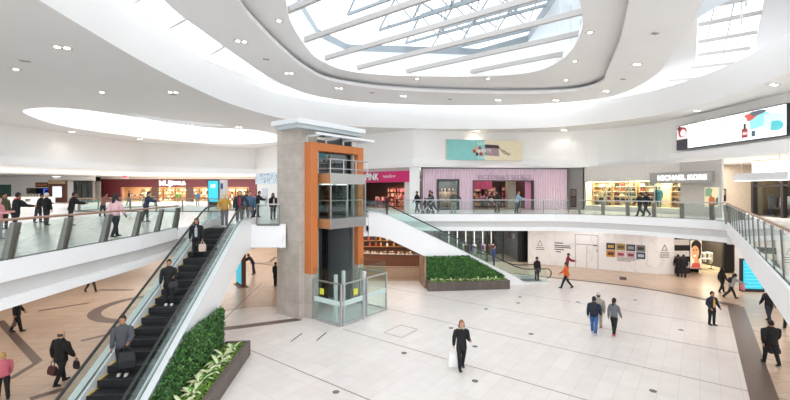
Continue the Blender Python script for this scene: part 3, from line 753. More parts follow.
# ------------------------------------------------------------------ railings
postm = mat('post_metal', 'a39d92', .4, .4, var=.08)
def railing(name, label, pts, z, spacing, post='thin', rail=copper, hgt=1.07, lean=0.0, offs=.06, side=1, exact=False):
    P = [Vector((p[0], p[1], z)) for p in pts]
    R = thing(name, label, 'railing', P[0])
    seg = [(b-a).length for a, b in zip(P, P[1:])]; T = sum(seg)
    def pos(s_):
        s_ = min(max(s_, 0), T-1e-4)
        for i, q in enumerate(seg):
            if s_ <= q or i == len(seg)-1:
                t = (P[i+1]-P[i]).normalized(); return P[i]+t*s_, t
            s_ -= q
    n = max(1, round(T/spacing))
    if exact: n = int(T/spacing); T = n*spacing
    for k in range(n+1):
        p, t = pos(T*k/n); nr = Vector((t.y, -t.x, 0))*side
        m = MB()
        if post == 'fin':
            for q in (-.09, .09):
                a = p+t*q*.9; w0, w1 = .17, .12
                ln = nr*lean
                vs = []
                for zz_, ww, l_ in ((-.05, w0, 0), (hgt-.08, w1, 1)):
                    c_ = a+ln*l_+Vector((0, 0, zz_))
                    for sx, sy in ((-1, -1), (1, -1), (1, 1), (-1, 1)): vs.append(c_+t*(.02*sx)+nr*(ww/2*sy))
                m.add(vs, [(3, 2, 1, 0), (4, 5, 6, 7), (0, 1, 5, 4), (1, 2, 6, 5), (2, 3, 7, 6), (3, 0, 4, 7)])
            vs = []
            for zz_, ww, l_ in ((0, .09, 0), (hgt-.1, .05, 1)):
                c_ = p+nr*lean*l_+Vector((0, 0, zz_))
                for sx, sy in ((-1, -1), (1, -1), (1, 1), (-1, 1)): vs.append(c_+t*(.085*sx)+nr*(ww*sy*.6))
            m.add(vs, [(3, 2, 1, 0), (4, 5, 6, 7), (0, 1, 5, 4), (1, 2, 6, 5), (2, 3, 7, 6), (3, 0, 4, 7)], dsteel)
            m.build('post', postm, R, world=True)
        else:
            w_ = .05 if post == 'thin' else .1
            m.bar(p, p+nr*lean+Vector((0, 0, hgt-.05)), w_, w_*.6); m.build('post', dsteel, R, world=True)
    for k in range(n):
        a, t = pos(T*k/n+.06); b, _ = pos(T*(k+1)/n-.06); nr = Vector((t.y, -t.x, 0))*side
        m = MB(); l_ = nr*lean*.95
        m.add([a, b, b+l_+Vector((0, 0, hgt-.1)), a+l_+Vector((0, 0, hgt-.1)), a+nr*.012, b+nr*.012, b+l_+nr*.012+Vector((0, 0, hgt-.1)), a+l_+nr*.012+Vector((0, 0, hgt-.1))],
              [(0, 1, 2, 3), (7, 6, 5, 4), (0, 4, 5, 1), (1, 5, 6, 2), (2, 6, 7, 3), (3, 7, 4, 0)])
        m.build('glass_panel', glass, R, world=True)
    top = [pos(T*k/max(n*2, 8))[0] for k in range(max(n*2, 8)+1)]; tn = [pos(T*k/max(n*2, 8))[1] for k in range(max(n*2, 8)+1)]
    m = MB(); m.limb([p+Vector((t.y, -t.x, 0))*side*lean+Vector((0, 0, hgt)) for p, t in zip(top, tn)], [(.035, .03)]*len(top), 8, None, ref=(0, 0, 1)); m.build('handrail', rail, R, world=True, smooth=True)
    m = MB(); m.limb([p+Vector((0, 0, .03)) for p in top], [(.05, .03)]*len(top), 4, None, ref=(0, 0, 1)); m.build('bottom_channel', dsteel, R, world=True)
    return R
off = .12
railing('glass_railing', 'glass railing with broad leaning grey posts along the near left gallery edge', [(-9.65-off, 3.3), (-9.65-off, 9.8), (-9.75-off, 15.3), (-10.1-off, 18.4), (-9.75, 19.6)], F2, 1.69, 'fin', copper, lean=.24, side=1, exact=True)
railing('glass_railing', 'short glass railing on the landing between the left escalator and the stone pillar', [(-7.05, 20.4), (-5.9, 20.4)], F2, .95, 'thin', steel)
railing('glass_railing', 'glass railing with a steel rail beside the lift at the top of the far escalator', [(-2.0, 25.3), (-1.9, 26.2)], F2, .9, 'thin', steel)
VO = VOID[VOID.index((.4, 29.0)) if (.4, 29.0) in VOID else 11:iB+1]
far = [(p[0]+.0, p[1]+.12) for p in VO if p[0] < 12.8]
railing('glass_railing', 'long glass railing along the far gallery in front of the pink shop', [(.6, 29.1)]+[p for p in far if p[0] > .6], F2, 1.75, 'thin', steel)
rt = [(p[0]+.08, p[1]+.1) for p in VO if p[0] >= 12.5]
railing('glass_railing', 'curved glass railing with grey fin posts in front of the bag shop', rt, F2, 1.6, 'fin', steel, lean=.1)
BR = [(18.2, 21.85), (6.95, 6.9), (3.2, 1.9)]
railing('glass_railing', 'glass railing with a copper handrail along the bridge at the right', BR, F2, 1.25, 'thin', copper, lean=.05, side=1)
railing('glass_railing', 'far glass railing round the second void at the left of the upper gallery', [(-27, 45), (-27, 33), (-14.5, 33), (-14.5, 45)], F2, 2.1, 'bar', copper)
# ------------------------------------------------------------------ shop fronts
class Fr:
    def __init__(s, A, B, z0):
        s.A = Vector((A[0], A[1], z0)); d = Vector((B[0]-A[0], B[1]-A[1], 0)); s.L = d.length; s.d = d.normalized(); s.rz = math.atan2(d.y, d.x); s.z0 = z0
    def lx(s, u):
        k = (u-CU)/FOC; return (k*s.A.y-s.A.x)/(s.d.x-k*s.d.y)
    def Y(s, x): return s.A.y+s.d.y*x
    def z(s, v, x): return zz(v, s.Y(x))-s.z0
    def thing(s, name, label, cat, group=None): return thing(name, label, cat, s.A, s.rz, group)
    def rect(s, u0, v0, u1, v1):
        x0, x1 = s.lx(u0), s.lx(u1); xm = (x0+x1)/2; return x0, x1, s.z(v1, xm), s.z(v0, xm)
    def world(s, x, y, z): n = Vector((-s.d.y, s.d.x, 0)); return s.A+s.d*x+n*y+Vector((0, 0, z))
def lb(mb, x0, x1, y0, y1, z0, z1, m=None): return mb.box(((x0+x1)/2, (y0+y1)/2, (z0+z1)/2), (abs(x1-x0), abs(y1-y0), abs(z1-z0)), m)
def lbo(name, R, x0, x1, y0, y1, z0, z1, m, bevel=0): b = MB(); lb(b, x0, x1, y0, y1, z0, z1); return b.build(name, m, R, bevel=bevel)
def hole_wall(R, name, x0, x1, z0, z1, openings, m, t=.15, y=0):
    # a wall panel with rectangular openings (sorted by x)
    b = MB(); x = x0
    for a, c, zl, zh in sorted(openings):
        if a > x: lb(b, x, a, y, y+t, z0, z1)
        if zl > z0+.01: lb(b, a, c, y, y+t, z0, zl)
        if zh < z1-.01: lb(b, a, c, y, y+t, zh, z1)
        x = c
    if x < x1: lb(b, x, x1, y, y+t, z0, z1)
    return b.build(name, m, R)
def frame_parts(R, name, x0, x1, z0, z1, w, m, y0=-.03, y1=.12, cols=0):
    b = MB(); lb(b, x0, x0+w, y0, y1, z0, z1); lb(b, x1-w, x1, y0, y1, z0, z1); lb(b, x0, x1, y0, y1, z1-w, z1)
    for k in range(cols): q = x0+(x1-x0)*(k+1)/(cols+1); lb(b, q-w/2, q+w/2, y0, y1, z0, z1)
    return b.build(name, m, R)
def room(R, x0, x1, depth, z1, mwall, mfloor=None, mback=None):
    lbo('interior_back', R, x0, x1, depth, depth+.1, 0, z1, mback or mwall)
    lbo('interior_side', R, x0-.08, x0, .16, depth, 0, z1, mwall); lbo('interior_side', R, x1, x1+.08, .16, depth, 0, z1, mwall)
    if mfloor: lbo('interior_floor', R, x0, x1, .1, depth, .0, .012, mfloor)
    lbo('interior_ceiling', R, x0, x1, .16, depth, z1-.02, z1+.05, M('d8d4cf', .8))
def shop_lamp(f, x, y, z, sx, sy, p, col=(1, .82, .62)): return area('shop_lamp', f.world(x, y, z), sx, sy, p*SHP, col, (0, 0, f.rz))
def area(name, loc, sx, sy, power, col=(1, .87, .72), rot=(0, 0, 0)):
    d = bpy.data.lights.new(name, 'AREA'); d.shape = 'RECTANGLE'; d.size = sx; d.size_y = sy; d.energy = power; d.color = col
    o = bpy.data.objects.new(name, d); COL.objects.link(o); o.location = loc; o.rotation_euler = rot
    return o
def shelf_unit(f, x, y, w, d, h, rows, m, label, group, mats, n=7, name='display_shelf', zb=0):
    R = thing(name, label, 'shelf', f.world(x, y, zb), f.rz, group)
    b = MB(); lb(b, -w/2, -w/2+.05, 0, d, 0, h); lb(b, w/2-.05, w/2, 0, d, 0, h); lb(b, -w/2, w/2, d-.03, d, 0, h); b.build('side_panel', m, R)
    for r in range(rows):
        z = .1+(h-.15)*r/rows
        lbo('shelf_board', R, -w/2, w/2, 0, d, z, z+.04, m)
        b = MB()
        for k in range(n):
            q = -w/2+w*(k+.5)/n; hh = random.uniform(.45, .8)*(h-.15)/rows
            lb(b, q-w/n*.38, q+w/n*.38, .03, d*.7, z+.045, z+.045+hh, random.choice(mats))
        o = b.build('goods', None, R); o['kind'] = 'stuff'
    return R
def mannequin(f, x, y, z, cloth, label, group, s=1.0, yaw=0, full=False):
    R = thing('mannequin', label, 'mannequin', f.world(x, y, z), f.rz+yaw, group); skin = M('c89a7d', .5); h = 1.72*s
    b = MB(); b.limb([(0, 0, .50*h), (0, 0, .58*h), (0, 0, .72*h), (0, 0, .81*h), (0, 0, .84*h), (0, 0, .87*h)], [(.09*h, .06*h), (.075*h, .055*h), (.095*h, .065*h), (.1*h, .05*h), (.03*h, .03*h), (.028*h, .028*h)], 10)
    b.ell((0, 0, .93*h), (.045*h, .055*h, .07*h)); 
    for q in (-1, 1):
        b.limb([(q*.05*h, 0, .52*h), (q*.05*h, -.01*h, .28*h), (q*.05*h, 0, .03*h)], [.058*h, .042*h, .024*h], 8)
        b.limb([(q*.1*h, 0, .8*h), (q*.13*h, .01*h, .63*h), (q*.14*h, -.03*h, .47*h)], [.035*h, .028*h, .02*h], 8)
    b.build('figure', cloth if full else skin, R, smooth=True)
    b = MB(); b.limb([(0, 0, .49*h), (0, 0, .58*h), (0, 0, .7*h), (0, 0, .78*h)], [(.1*h, .07*h), (.082*h, .062*h), (.103*h, .073*h), (.09*h, .06*h)], 10); b.build('garment', cloth, R, smooth=True)
    b = MB(); b.limb([(0, 0, 0), (0, 0, .02)], [.2, .2], 14); b.build('base', steel, R)
    return R
def rack(f, x, y, z, w, mats, label, group):
    R = thing('clothes_rack', label, 'clothes rack', f.world(x, y, z), f.rz, group)
    b = MB()
    for q in (-w/2, w/2): b.limb([(q, 0, 0), (q, 0, 1.45)], .02, 6); b.bar((q, -.25, .03), (q, .25, .03), .05, .05)
    b.bar((-w/2, 0, 1.45), (w/2, 0, 1.45), .03, .03); b.build('frame', black, R)
    n = int(w/.14)
    for k in range(n):
        q = -w/2+.08+(w-.16)*k/max(n-1, 1); c = MB(); t = random.uniform(.5, .95)
        c.loft([[(q-.03, -.2, 1.38), (q+.03, -.2, 1.38), (q+.03, .2, 1.38), (q-.03, .2, 1.38)], [(q-.05, -.24, 1.3), (q+.05, -.24, 1.3), (q+.05, .24, 1.3), (q-.05, .24, 1.3)], [(q-.05, -.25, 1.4-t), (q+.05, -.25, 1.4-t), (q+.05, .25, 1.4-t), (q-.05, .25, 1.4-t)]])
        c.build('garment', random.choice(mats), R)
    return R
def table(f, x, y, z, w, d, h, m, label, mats):
    R = thing('display_table', label, 'table', f.world(x, y, z), f.rz)
    lbo('tabletop', R, -w/2, w/2, -d/2, d/2, h-.06, h, m, .01)
    for sx in (-1, 1):
        for sy in (-1, 1): lbo('leg', R, sx*(w/2-.06)-.03, sx*(w/2-.06)+.03, sy*(d/2-.06)-.03, sy*(d/2-.06)+.03, 0, h-.06, m)
    lbo('lower_shelf', R, -w/2+.08, w/2-.08, -d/2+.08, d/2-.08, .25, .29, m)
    b = MB()
    for k in range(9):
        for j in range(2):
            q = -w/2+w*(k+.5)/9; hh = random.uniform(.08, .35); lb(b, q-w/9*.36, q+w/9*.36, -d/2+.08+j*d*.45, -d/2+d*.4+j*d*.45, h, h+hh, random.choice(mats))
    o = b.build('merchandise', None, R); o['kind'] = 'stuff'
    return R

# --- pink draped shop (far gallery)
fv = Fr((2.35, 36.0), (16.1, 37.2), F2)
V = fv.thing('pink_storefront', 'wide shop front draped in pale pink curtains with a recessed sign on the far gallery', 'shop front')
ZV = 8.54-F2
w0 = fv.rect(438, 180.5, 458, 208.5); d0 = fv.rect(473, 181, 533, 209.5)
w0 = (w0[0], w0[1], .12, w0[3]); d0 = (d0[0], d0[1], 0, d0[3])
def curtain(R, name, x0, x1, z0, z1, m, y=0, amp=.05, pitch=.24):
    n = max(8, int((x1-x0)/pitch*6)); fr = []
    for k in range(n+1):
        x = x0+(x1-x0)*k/n; yy = y+amp*math.sin(2*PI*(x/pitch)+.8*math.sin(x*1.7)); fr.append((x, yy))
    vs = [(x, yy, z0) for x, yy in fr]+[(x, yy, z1) for x, yy in fr]+[(x, yy+.03, z0) for x, yy in fr]+[(x, yy+.03, z1) for x, yy in fr]; N = n+1
    fs = [(k, k+1, N+k+1, N+k) for k in range(n)]+[(2*N+k+1, 2*N+k, 3*N+k, 3*N+k+1) for k in range(n)]
    b = MB(); b.add(vs, fs); return b.build(name, m, R, smooth=True)
pinkc = mat('pink_curtain', 'e6cbd9', .7, var=.05, scale=2); pinkd = mat('deep_pink_curtain', 'b8547c', .7, var=.1, scale=2); pinkm = mat('pink_panel', 'd98fb0', .5, var=.05)
curtain(V, 'curtain', .12, w0[0]-.08, .0, ZV-.1, pinkc); curtain(V, 'curtain', w0[0]-.08, w0[1]+.08, w0[3]+.1, ZV-.1, pinkc)
curtain(V, 'curtain', w0[1]+.08, d0[0]-.06, 0, ZV-.1, pinkc); curtain(V, 'curtain', d0[0]-.06, d0[1]+.06, d0[3]+.06, ZV-.1, pinkc); curtain(V, 'curtain', d0[1]+.06, fv.L-.1, 0, ZV-.1, pinkc)
frame_parts(V, 'outer_frame', 0, fv.L, 0, ZV, .12, M('6f6a6c', .4), -.2, .2)
frame_parts(V, 'window_frame', w0[0]-.1, w0[1]+.1, 0, w0[3]+.12, .16, M('3a3a3e', .4), -.12, .3)
lbo('window_sill', V, w0[0]-.1, w0[1]+.1, -.12, .5, 0, .14, M('3a3a3e', .4))
lbo('window_backdrop', V, w0[0], w0[1], 1.3, 1.36, 0, w0[3], M('2c2c31', .6)); lbo('window_glass', V, w0[0]+.05, w0[1]-.05, .0, .015, .14, w0[3], glass)
frame_parts(V, 'entrance_frame', d0[0]-.06, d0[1]+.06, 0, d0[3]+.06, .09, M('574a4c', .4), -.14, .3)
room(V, d0[0], d0[1], 5.0, d0[3]+.5, M('4b2f38', .6), M('b5a59c', .3), M('38232b', .6))
curtain(V, 'valance', fv.lx(475.5), fv.lx(500), d0[3]-.75, d0[3]+.3, pinkd, 2.2, .05, .2)
x_, x1_, _, _ = fv.rect(513, 182, 521, 207); lbo('stone_column', V, x_, x1_, 1.2, 1.9, 0, d0[3]+.4, M('a09788', .5))
x_, x1_, _, _ = fv.rect(526.5, 182, 532.5, 209); lbo('side_panel', V, x_, x1_, .3, .36, 0, d0[3], pinkm)
x_, x1_, z_, z1_ = fv.rect(476.5, 175.3, 531.5, 179.3)
text('sign_letters', "VICTORIA'S SECRET", .56, M('b9a0b2', .35), V, ((x_+x1_)/2, -.1, (z_+z1_)/2), sx=1.04, ext=.03)
shop_lamp(fv, (d0[0]+d0[1])/2, 2.5, d0[3]+.4, 5, 3, 40); shop_lamp(fv, (w0[0]+w0[1])/2, .7, w0[3]-.05, 1.4, .8, 14)
for k, (u, c) in enumerate(((443.5, 'c9a08a'), (447, 'd9b7a4'), (451, 'b98973'), (455.5, '6d4a4c'))):
    mannequin(fv, fv.lx(u), .75+.1*(k % 2), F2*0+.14, M(c), 'mannequin in lingerie in the dark window of the pink draped shop', 'mannequins in the pink shop window', 1.05)
gm = [M('d9a5b4'), M('8c3b4c'), M('e8d9cf'), M('c2607f'), M('2e2226'), M('cf9f6e')]
table(fv, fv.lx(484), 1.6, 0, 1.6, .9, 1.0, M('5a3f3a', .4), 'low display table piled with pink goods inside the draped shop entrance', gm)
table(fv, fv.lx(501), 2.6, 0, 1.5, .9, 1.3, M('7a5a4a', .4), 'taller display table with boxes further back in the draped shop', gm)
for u, h in ((478, 2.2), (489, 2.2), (505, 2.2), (524, 2.3)):
    shelf_unit(fv, fv.lx(u), 4.2, 1.2, .4, h, 4, M('3b262b', .5), 'dark wall shelf of cosmetics at the back of the pink draped shop', 'wall shelves in the draped shop', gm)
# grey panel with a dark doorway beside it
fg = Fr((16.13, 37.2), (17.05, 36.3), F2)
G = fg.thing('grey_wall_panel', 'dark grey wall panel with a narrow poster between the pink shop and the bag shop', 'wall panel')
lbo('panel', G, 0, fg.L, 0, .15, 0, ZV, M('8f8b88', .5)); x_, x1_, z_, z1_ = fg.rect(571, 189, 576.5, 207)
lbo('poster_frame', G, x_, x1_, -.04, 0, z_, z1_, black); lbo('poster', G, x_+.05, x1_-.05, -.05, -.04, z_+1.0, z1_-.05, M('7c6a62', .4)); lbo('poster', G, x_+.05, x1_-.05, -.05, -.04, z_+.1, z_+.9, M('5b4b4a', .4))
# white pillar between magenta and pink shops
m = MB(); m.box((1.75, 36.0, (F2+8.55)/2), (.9, .7, 8.55-F2)); struct(m.build('pillar_shop', white, bevel=.02), 'white pillar between the magenta shop and the pink draped shop', 'pillar')

# --- magenta shop behind the lift
q0 = Vector((1.35, 36.0)); dd = Vector((-.797, .604))
fp = Fr(tuple(q0+dd*13), tuple(q0), F2)
Pk = fp.thing('magenta_storefront', 'shop front with a bright magenta sign band just right of the lift', 'shop front')
x_, x1_, z_, z1_ = fp.rect(366, 171.5, 411.8, 182.3)
lbo('wall_panel', Pk, 0, fp.L, 0, .12, z1_, ZV, M('d5cfc9')); lbo('sign_band', Pk, 4.0, x1_, -.18, .1, z_, z1_, mat('magenta', 'd3246f', .4, var=.03))
x2_ = fp.lx(404.5); lbo('side_panel', Pk, x2_, fp.L, 0, .14, 0, z_, M('e3ded9'))
sbp = Pk.children[-2]
text('sign_letters', 'PINK', .92, M('ffffff', .4), sbp, (fp.lx(373.2), -.2, (z_+z1_)/2), sx=.82, ext=.03, bold=.015)
text('sign_outline', 'PINK', .92, M('2a1a22', .4), sbp, (fp.lx(373.2), -.185, (z_+z1_)/2), sx=.82, ext=.004, bold=.06)
b = MB(); xs = fp.lx(384); pts = []
for k in range(40): t = k/39; pts.append((xs+t*1.5, -.2, (z_+z1_)/2+.02+.12*math.sin(t*34)*(1-.3*t)+(.12 if k in (24, 25, 33, 34) else 0)))
b.limb(pts, .022, 5); b.build('sign_script', M('ffffff', .4), sbp)
room(Pk, 3.5, x2_, 4.5, z_+.2, M('4a2f28', .6), M('a8765c', .4), M('4d3029', .6))
shop_lamp(fp, x2_-2.5, 2.2, z_+.1, 4, 2.5, 55, (1, .8, .62))
pm = [M('a8323f'), M('d9604f'), M('e7b08c'), M('f0dcc8'), M('7a1f2f'), M('dd8fa5')]
for u in (369, 379, 390, 400): shelf_unit(fp, fp.lx(u), 3.6, 1.1, .4, 2.1, 4, M('6f3c2c', .5), 'wooden wall shelf of red goods at the back of the magenta shop', 'wall shelves in the magenta shop', pm)
table(fp, fp.lx(392), 1.5, 0, 1.5, .8, .95, M('7d4a35', .4), 'wooden display table with red and cream goods in the magenta shop', pm)
table(fp, fp.lx(372), 1.3, 0, .9, .7, .8, M('c56d86', .4), 'small pink display table at the left of the magenta shop entrance', pm)
for u in (386, 396): mannequin(fp, fp.lx(u), 2.4, 0, M('b9404f'), 'mannequin dressed in red inside the magenta shop', 'mannequins in the magenta shop', .9)

# --- bag shop
fm = Fr((17.1, 36.1), (21.0, 29.2), F2)
Bg = fm.thing('bag_shop_window', 'long glazed bag shop window with warm lit shelves at the right of the far gallery', 'shop front')
xw0, xw1 = fm.lx(585), fm.lx(684.5); zs, zt = .42, 7.27-F2
lbo('header', Bg, 0, fm.L, 0, .2, zt, ZV, M('dcd7d2')); lbo('sill', Bg, 0, fm.L, 0, .3, 0, zs, M('cfc9c4')); lbo('end_panel', Bg, 0, xw0, 0, .2, zs, zt, M('e4dfda'))
lbo('window_glass', Bg, xw0, xw1, .05, .062, zs, zt, glass)
frame_parts(Bg, 'window_frame', xw0-.02, fm.L, zs, zt+.03, .06, steel, .0, .1, 3)
lbo('interior_back', Bg, xw0, fm.L, 1.6, 1.7, 0, zt+.3, M('e3cfae', .6)); lbo('interior_floor', Bg, xw0, fm.L, .3, 1.6, zs-.02, zs+.01, M('d9c6a8')); lbo('interior_ceiling', Bg, xw0, fm.L, .2, 1.6, zt+.2, zt+.25, M('e9e2d8')); lbo('interior_side', Bg, xw0-.05, xw0, .2, 1.6, 0, zt+.3, M('d8c8b0'))
shop_lamp(fm, (xw0+xw1)/2, .8, zt+.15, xw1-xw0-.4, .8, 190, (1, .88, .70))
bays = [(586.5, 604), (606, 629), (632, 650), (664, 683)]
ROWS = 5
tanm, blk = M('c8a27a'), M('1f1c1c')
bagm = {'black': M('241f1e'), 'tan': M('a8764c'), 'brick red': M('8c3a2c'), 'teal': M('3e7d86'), 'cream': M('e6d6bd'), 'brown': M('5c3a26'), 'pink': M('d8909a')}
def bag_mesh(c):
    b = MB(); b.loft([[(-.16, -.07, 0), (.16, -.07, 0), (.16, .07, 0), (-.16, .07, 0)], [(-.17, -.06, .12), (.17, -.06, .12), (.17, .06, .12), (-.17, .06, .12)], [(-.13, -.03, .22), (.13, -.03, .22), (.13, .03, .22), (-.13, .03, .22)]], bagm[c])
    b.limb([(.09*math.cos(t), 0, .21+.12*math.sin(t)) for t in [PI*k/6 for k in range(7)]], .012, 5, bagm[c], ref=(0, 1, 0))
    b.box((0, -.066, .12), (.04, .012, .03), steel)
    me = b.build('handbag', None); d = me.data; bpy.data.objects.remove(me); return d
bagd = {c: bag_mesh(c) for c in bagm}
for bi, (u0, u1) in enumerate(bays):
    xa, xb = fm.lx(u0), fm.lx(u1); H = zt-zs-.1
    R = thing('lit_display_shelf', ('first', 'second', 'third', 'fourth')[bi]+' bay from the left of pale lit shelves in the bag shop window', 'shelf', fm.world((xa+xb)/2, 1.0, zs+.02), fm.rz)
    ww = xb-xa
    lbo('back_panel', R, -ww/2, ww/2, .4, .44, 0, H, M('f0dcb8', .5))
    for q in (-1, 1): lbo('upright', R, q*ww/2-.04, q*ww/2+.04, 0, .44, 0, H, M('b9976c', .4))
    for r in range(ROWS+1):
        lbo('shelf_board', R, -ww/2, ww/2, 0, .42, H*r/ROWS-.0, H*r/ROWS+.03, M('f4e6cb', .4))
    for r in range(ROWS):
        n = 3 if ww < 1.3 else 4
        for k in range(n):
            if random.random() < .12: continue
            c = random.choice(['black', 'black', 'tan', 'cream', 'brown', 'brick red', 'teal'] if bi != 3 else ['tan', 'pink', 'brick red', 'tan', 'black'])
            o = bpy.data.objects.new('handbag', bagd[c]); COL.objects.link(o)
            o.location = fm.world((xa+xb)/2-ww/2+ww*(k+.5)/n+random.uniform(-.05, .05), 1.2, zs+.02+H*r/ROWS+.032); o.rotation_euler.z = fm.rz+random.uniform(-.2, .2); sc = random.uniform(.8, 1.1); o.scale = (sc, sc, sc)
            tag(o, 'small %s handbag on the lit shelves in the bag shop window' % c, 'handbag', '%s handbags on the lit shelves' % c)
for u, c in ((652.5, '1e3238'), (655.5, '2f7f8a')): mannequin(fm, fm.lx(u), .55, zs, M(c), 'mannequin in %s in the bag shop window' % ('a black outfit' if c[0] == '1' else 'a teal coat'), None, .98, full=True)
fs_ = Fr((20.7, 29.2), (21.15, 25.9), F2)
Sg = fs_.thing('sign_wall', 'plain grey wall panel of the bag shop with a framed lit poster', 'wall panel')
lbo('wall_panel', Sg, .15, fs_.L, .0, .15, 0, 2.35, M('cdc6c0')); lbo('upper_panel', Sg, .1, fs_.L, -.0, .15, 2.35, 3.8, M('cdc6c0', .5)); 
fsn = Fr((18.9, 29.7), (20.7, 26.2), F2)
zc = zz(177.8, 27.9)-F2
SB = thing('shop_sign', 'grey sign band with white glowing letters over the bag shop', 'shop sign', fsn.A, fsn.rz); sb_ = lbo('sign_band', SB, 0, fsn.L, 0, 1.2, zz(183, 27.9)-F2, zz(172, 27.9)-F2, M('a39e99', .5))
text('sign_letters', 'MICHAEL KORS', .47, EM('ffffff', 1.6), sb_, (fsn.lx(681), -.03, zc), sx=(fsn.lx(706.5)-fsn.lx(655))/3.42, ext=.03, bold=.012)
x_, x1_, z_, z1_ = fs_.rect(705.5, 187.5, 719, 206.5)
lbo('poster_frame', Sg, x_-.04, x1_+.04, -.05, .0, z_-.04, z1_+.04, whitemetal)
b = MB(); ym = -.056
def shape(bb, R, pts, m, y): bb.add([(p[0], y, p[1]) for p in pts], [tuple(range(len(pts)))], m)
W_, Hh = x1_-x_, z1_-z_
P = lambda a, c: (x_+W_*a, z_+Hh*c)
shape(b, None, [P(0, 0), P(1, 0), P(1, 1), P(0, 1)], EM('dcc9a0', .7), ym)
shape(b, None, [P(.05, .55), P(.45, .5), P(.6, .9), P(.3, 1), P(.05, .9)], EM('7c9a76', .6), ym-.004)
shape(b, None, [P(.3, .05), P(.8, .05), P(.75, .45), P(.5, .6), P(.3, .4)], EM('b3623c', .6), ym-.006)
shape(b, None, [P(.55, .5), P(.85, .55), P(.8, .85), P(.6, .8)], EM('e9c9a9', .7), ym-.008)
shape(b, None, [P(.75, .1), P(1, .1), P(1, .5), P(.85, .45)], EM('4e6d52', .6), ym-.008)
b.build('poster', None, Sg)

# --- corridor and clothes shop at the right
m = MB(); m.box((27, 32.6, (F2+8.55)/2), (7, .2, 8.55-F2)); m.box((21.35, 28.6, 0), (.01, .01, .01)) if 0 else None
struct(m.build('wall_corridor', M('b7a692', .6)), 'beige back wall of the corridor right of the bag shop', 'wall')
o = MB().box((0, 0, 0), (.5, .05, 1.0), black).box((0, -.03, .2), (.36, .02, .4), M('8a7a66')).build('notice_panel'); o.location = (26.6, 32.45, zz(195, 32.4)); tag(o, 'small dark notice panel on the corridor wall right of the bag shop', 'notice')
fk = Fr((24.9, 27.9), (24.9, 19.0), F2)
Ck = fk.thing('clothes_shop_window', 'dark framed clothes shop front at the far right of the upper gallery', 'shop front')
zt = 2.65
lbo('header', Ck, 0, fk.L, 0, .2, zt, ZV, M('d8cdbf')); lbo('window_glass', Ck, .1, fk.L-.1, .08, .09, 0, zt, glass)
frame_parts(Ck, 'window_frame', 0, fk.L, 0, zt, .16, M('2a2526', .4), -.08, .2, 3)
lbo('transom', Ck, 0, fk.L, -.05, .12, zt-.62, zt-.5, M('2a2526', .4))
room(Ck, .1, fk.L, 3.2, zt+.2, M('4a3c34', .6), M('8a6f5a', .4), M('3b302b', .6))
shop_lamp(fk, 3, 1.5, zt+.1, 5, 2, 50)
cm = [M('20242c'), M('8f96a8'), M('c9ccd3'), M('4a5470'), M('d5b7a6'), M('6f2f36')]
for x in (1.2, 2.6, 4.2): rack(fk, x, 1.3, 0, 1.2, cm, 'rack of dark and pale clothes behind the glass of the right clothes shop', 'clothes racks in the right shop')
for x, c in ((.8, '2b3346'), (1.7, 'b5bac6')): mannequin(fk, x, .6, 0, M(c), 'dressed mannequin in a %s jacket in the right clothes shop window' % ('navy' if c[0] == '2' else 'pale grey'), None, full=True)
# hanging linear light
p0 = gp(737, 26.0, 7.32); p1 = gp(792, 22.6, 7.32)
HL = thing('linear_pendant', 'long white linear light fitting hung on two rods at the right', 'light fitting', (p0+p1)/2)
b = MB(); b.bar(p0, p1, .5, .46); b.build('housing', whitemetal, HL, world=True)
b = MB(); b.bar(p0+Vector((0, 0, -.24)), p1+Vector((0, 0, -.24)), .36, .03); b.build('diffuser', lampw, HL, world=True)
for t in (.1, .8):
    q = p0.lerp(p1, t); b = MB(); b.limb([q+Vector((0, 0, .2)), Vector((q.x, q.y, 8.56))], .018, 6); b.build('rod', steel, HL, world=True)

# --- big screen at the right
SA = Vector((21.28, 30.6, 0)); 
fb_ = Fr((21.1, 30.0), (21.42, 21.9), 0)
Sc = fb_.thing('display_screen', 'long wide advertising screen on the right bulkhead wall', 'screen')
x0_, x1_ = fb_.lx(677), fb_.lx(786.5)
za, zb_ = 9.52, 11.22
lbo('casing', Sc, x0_-.05, x1_+.06, -.0, .18, za-.05, zb_+.05, M('2b2b2d', .4))
b = MB(); y = -.006; W_ = x1_-x0_; Hh = zb_-za
P = lambda a, c: (x0_+W_*a, za+Hh*c)
def R4(a0, c0, a1, c1): return [P(a0, c0), P(a1, c0), P(a1, c1), P(a0, c1)]
def blob(ca, cc, ra, rc, n=14, j=.0):
    n = n*2; return [P(min(.998, ca+ra*(1+j*math.sin(6*PI*k/n+ca*9))*math.cos(2*PI*k/n)), min(.995, cc+rc*(1+j*math.cos(4*PI*k/n+ca*7))*math.sin(2*PI*k/n))) for k in range(n)]
shape(b, 0, R4(0, 0, 1, 1), EM('eef2f6', 1.15), y)
shape(b, 0, R4(0, 0, .13, .42), EM('33323a', .9), y-.003); shape(b, 0, R4(0, .42, .13, 1), EM('d9d2d2', 1.0), y-.003)
shape(b, 0, blob(.065, .72, .05, .24, 14, .1), EM('9c3d44', .9), y-.006); shape(b, 0, blob(.075, .68, .032, .15), EM('e7dfe0', 1.0), y-.008); shape(b, 0, blob(.03, .9, .025, .09), EM('5a2a30', .8), y-.008)
for k, (a, c, l) in enumerate([(.19, .83, .12), (.17, .60, .42), (.17, .52, .46), (.17, .44, .36), (.17, .33, .12), (.45, .62, .1)]): shape(b, 0, R4(a, c, a+l, c+.03), EM('aeb4bf', .9), y-.003)
shape(b, 0, R4(.665, .10, .715, .42), EM('8c3c44', .9), y-.006); shape(b, 0, R4(.68, .42, .70, .60), EM('3a2a30', .8), y-.006); shape(b, 0, R4(.672, .2, .708, .3), EM('d9b2b0', .9), y-.008)
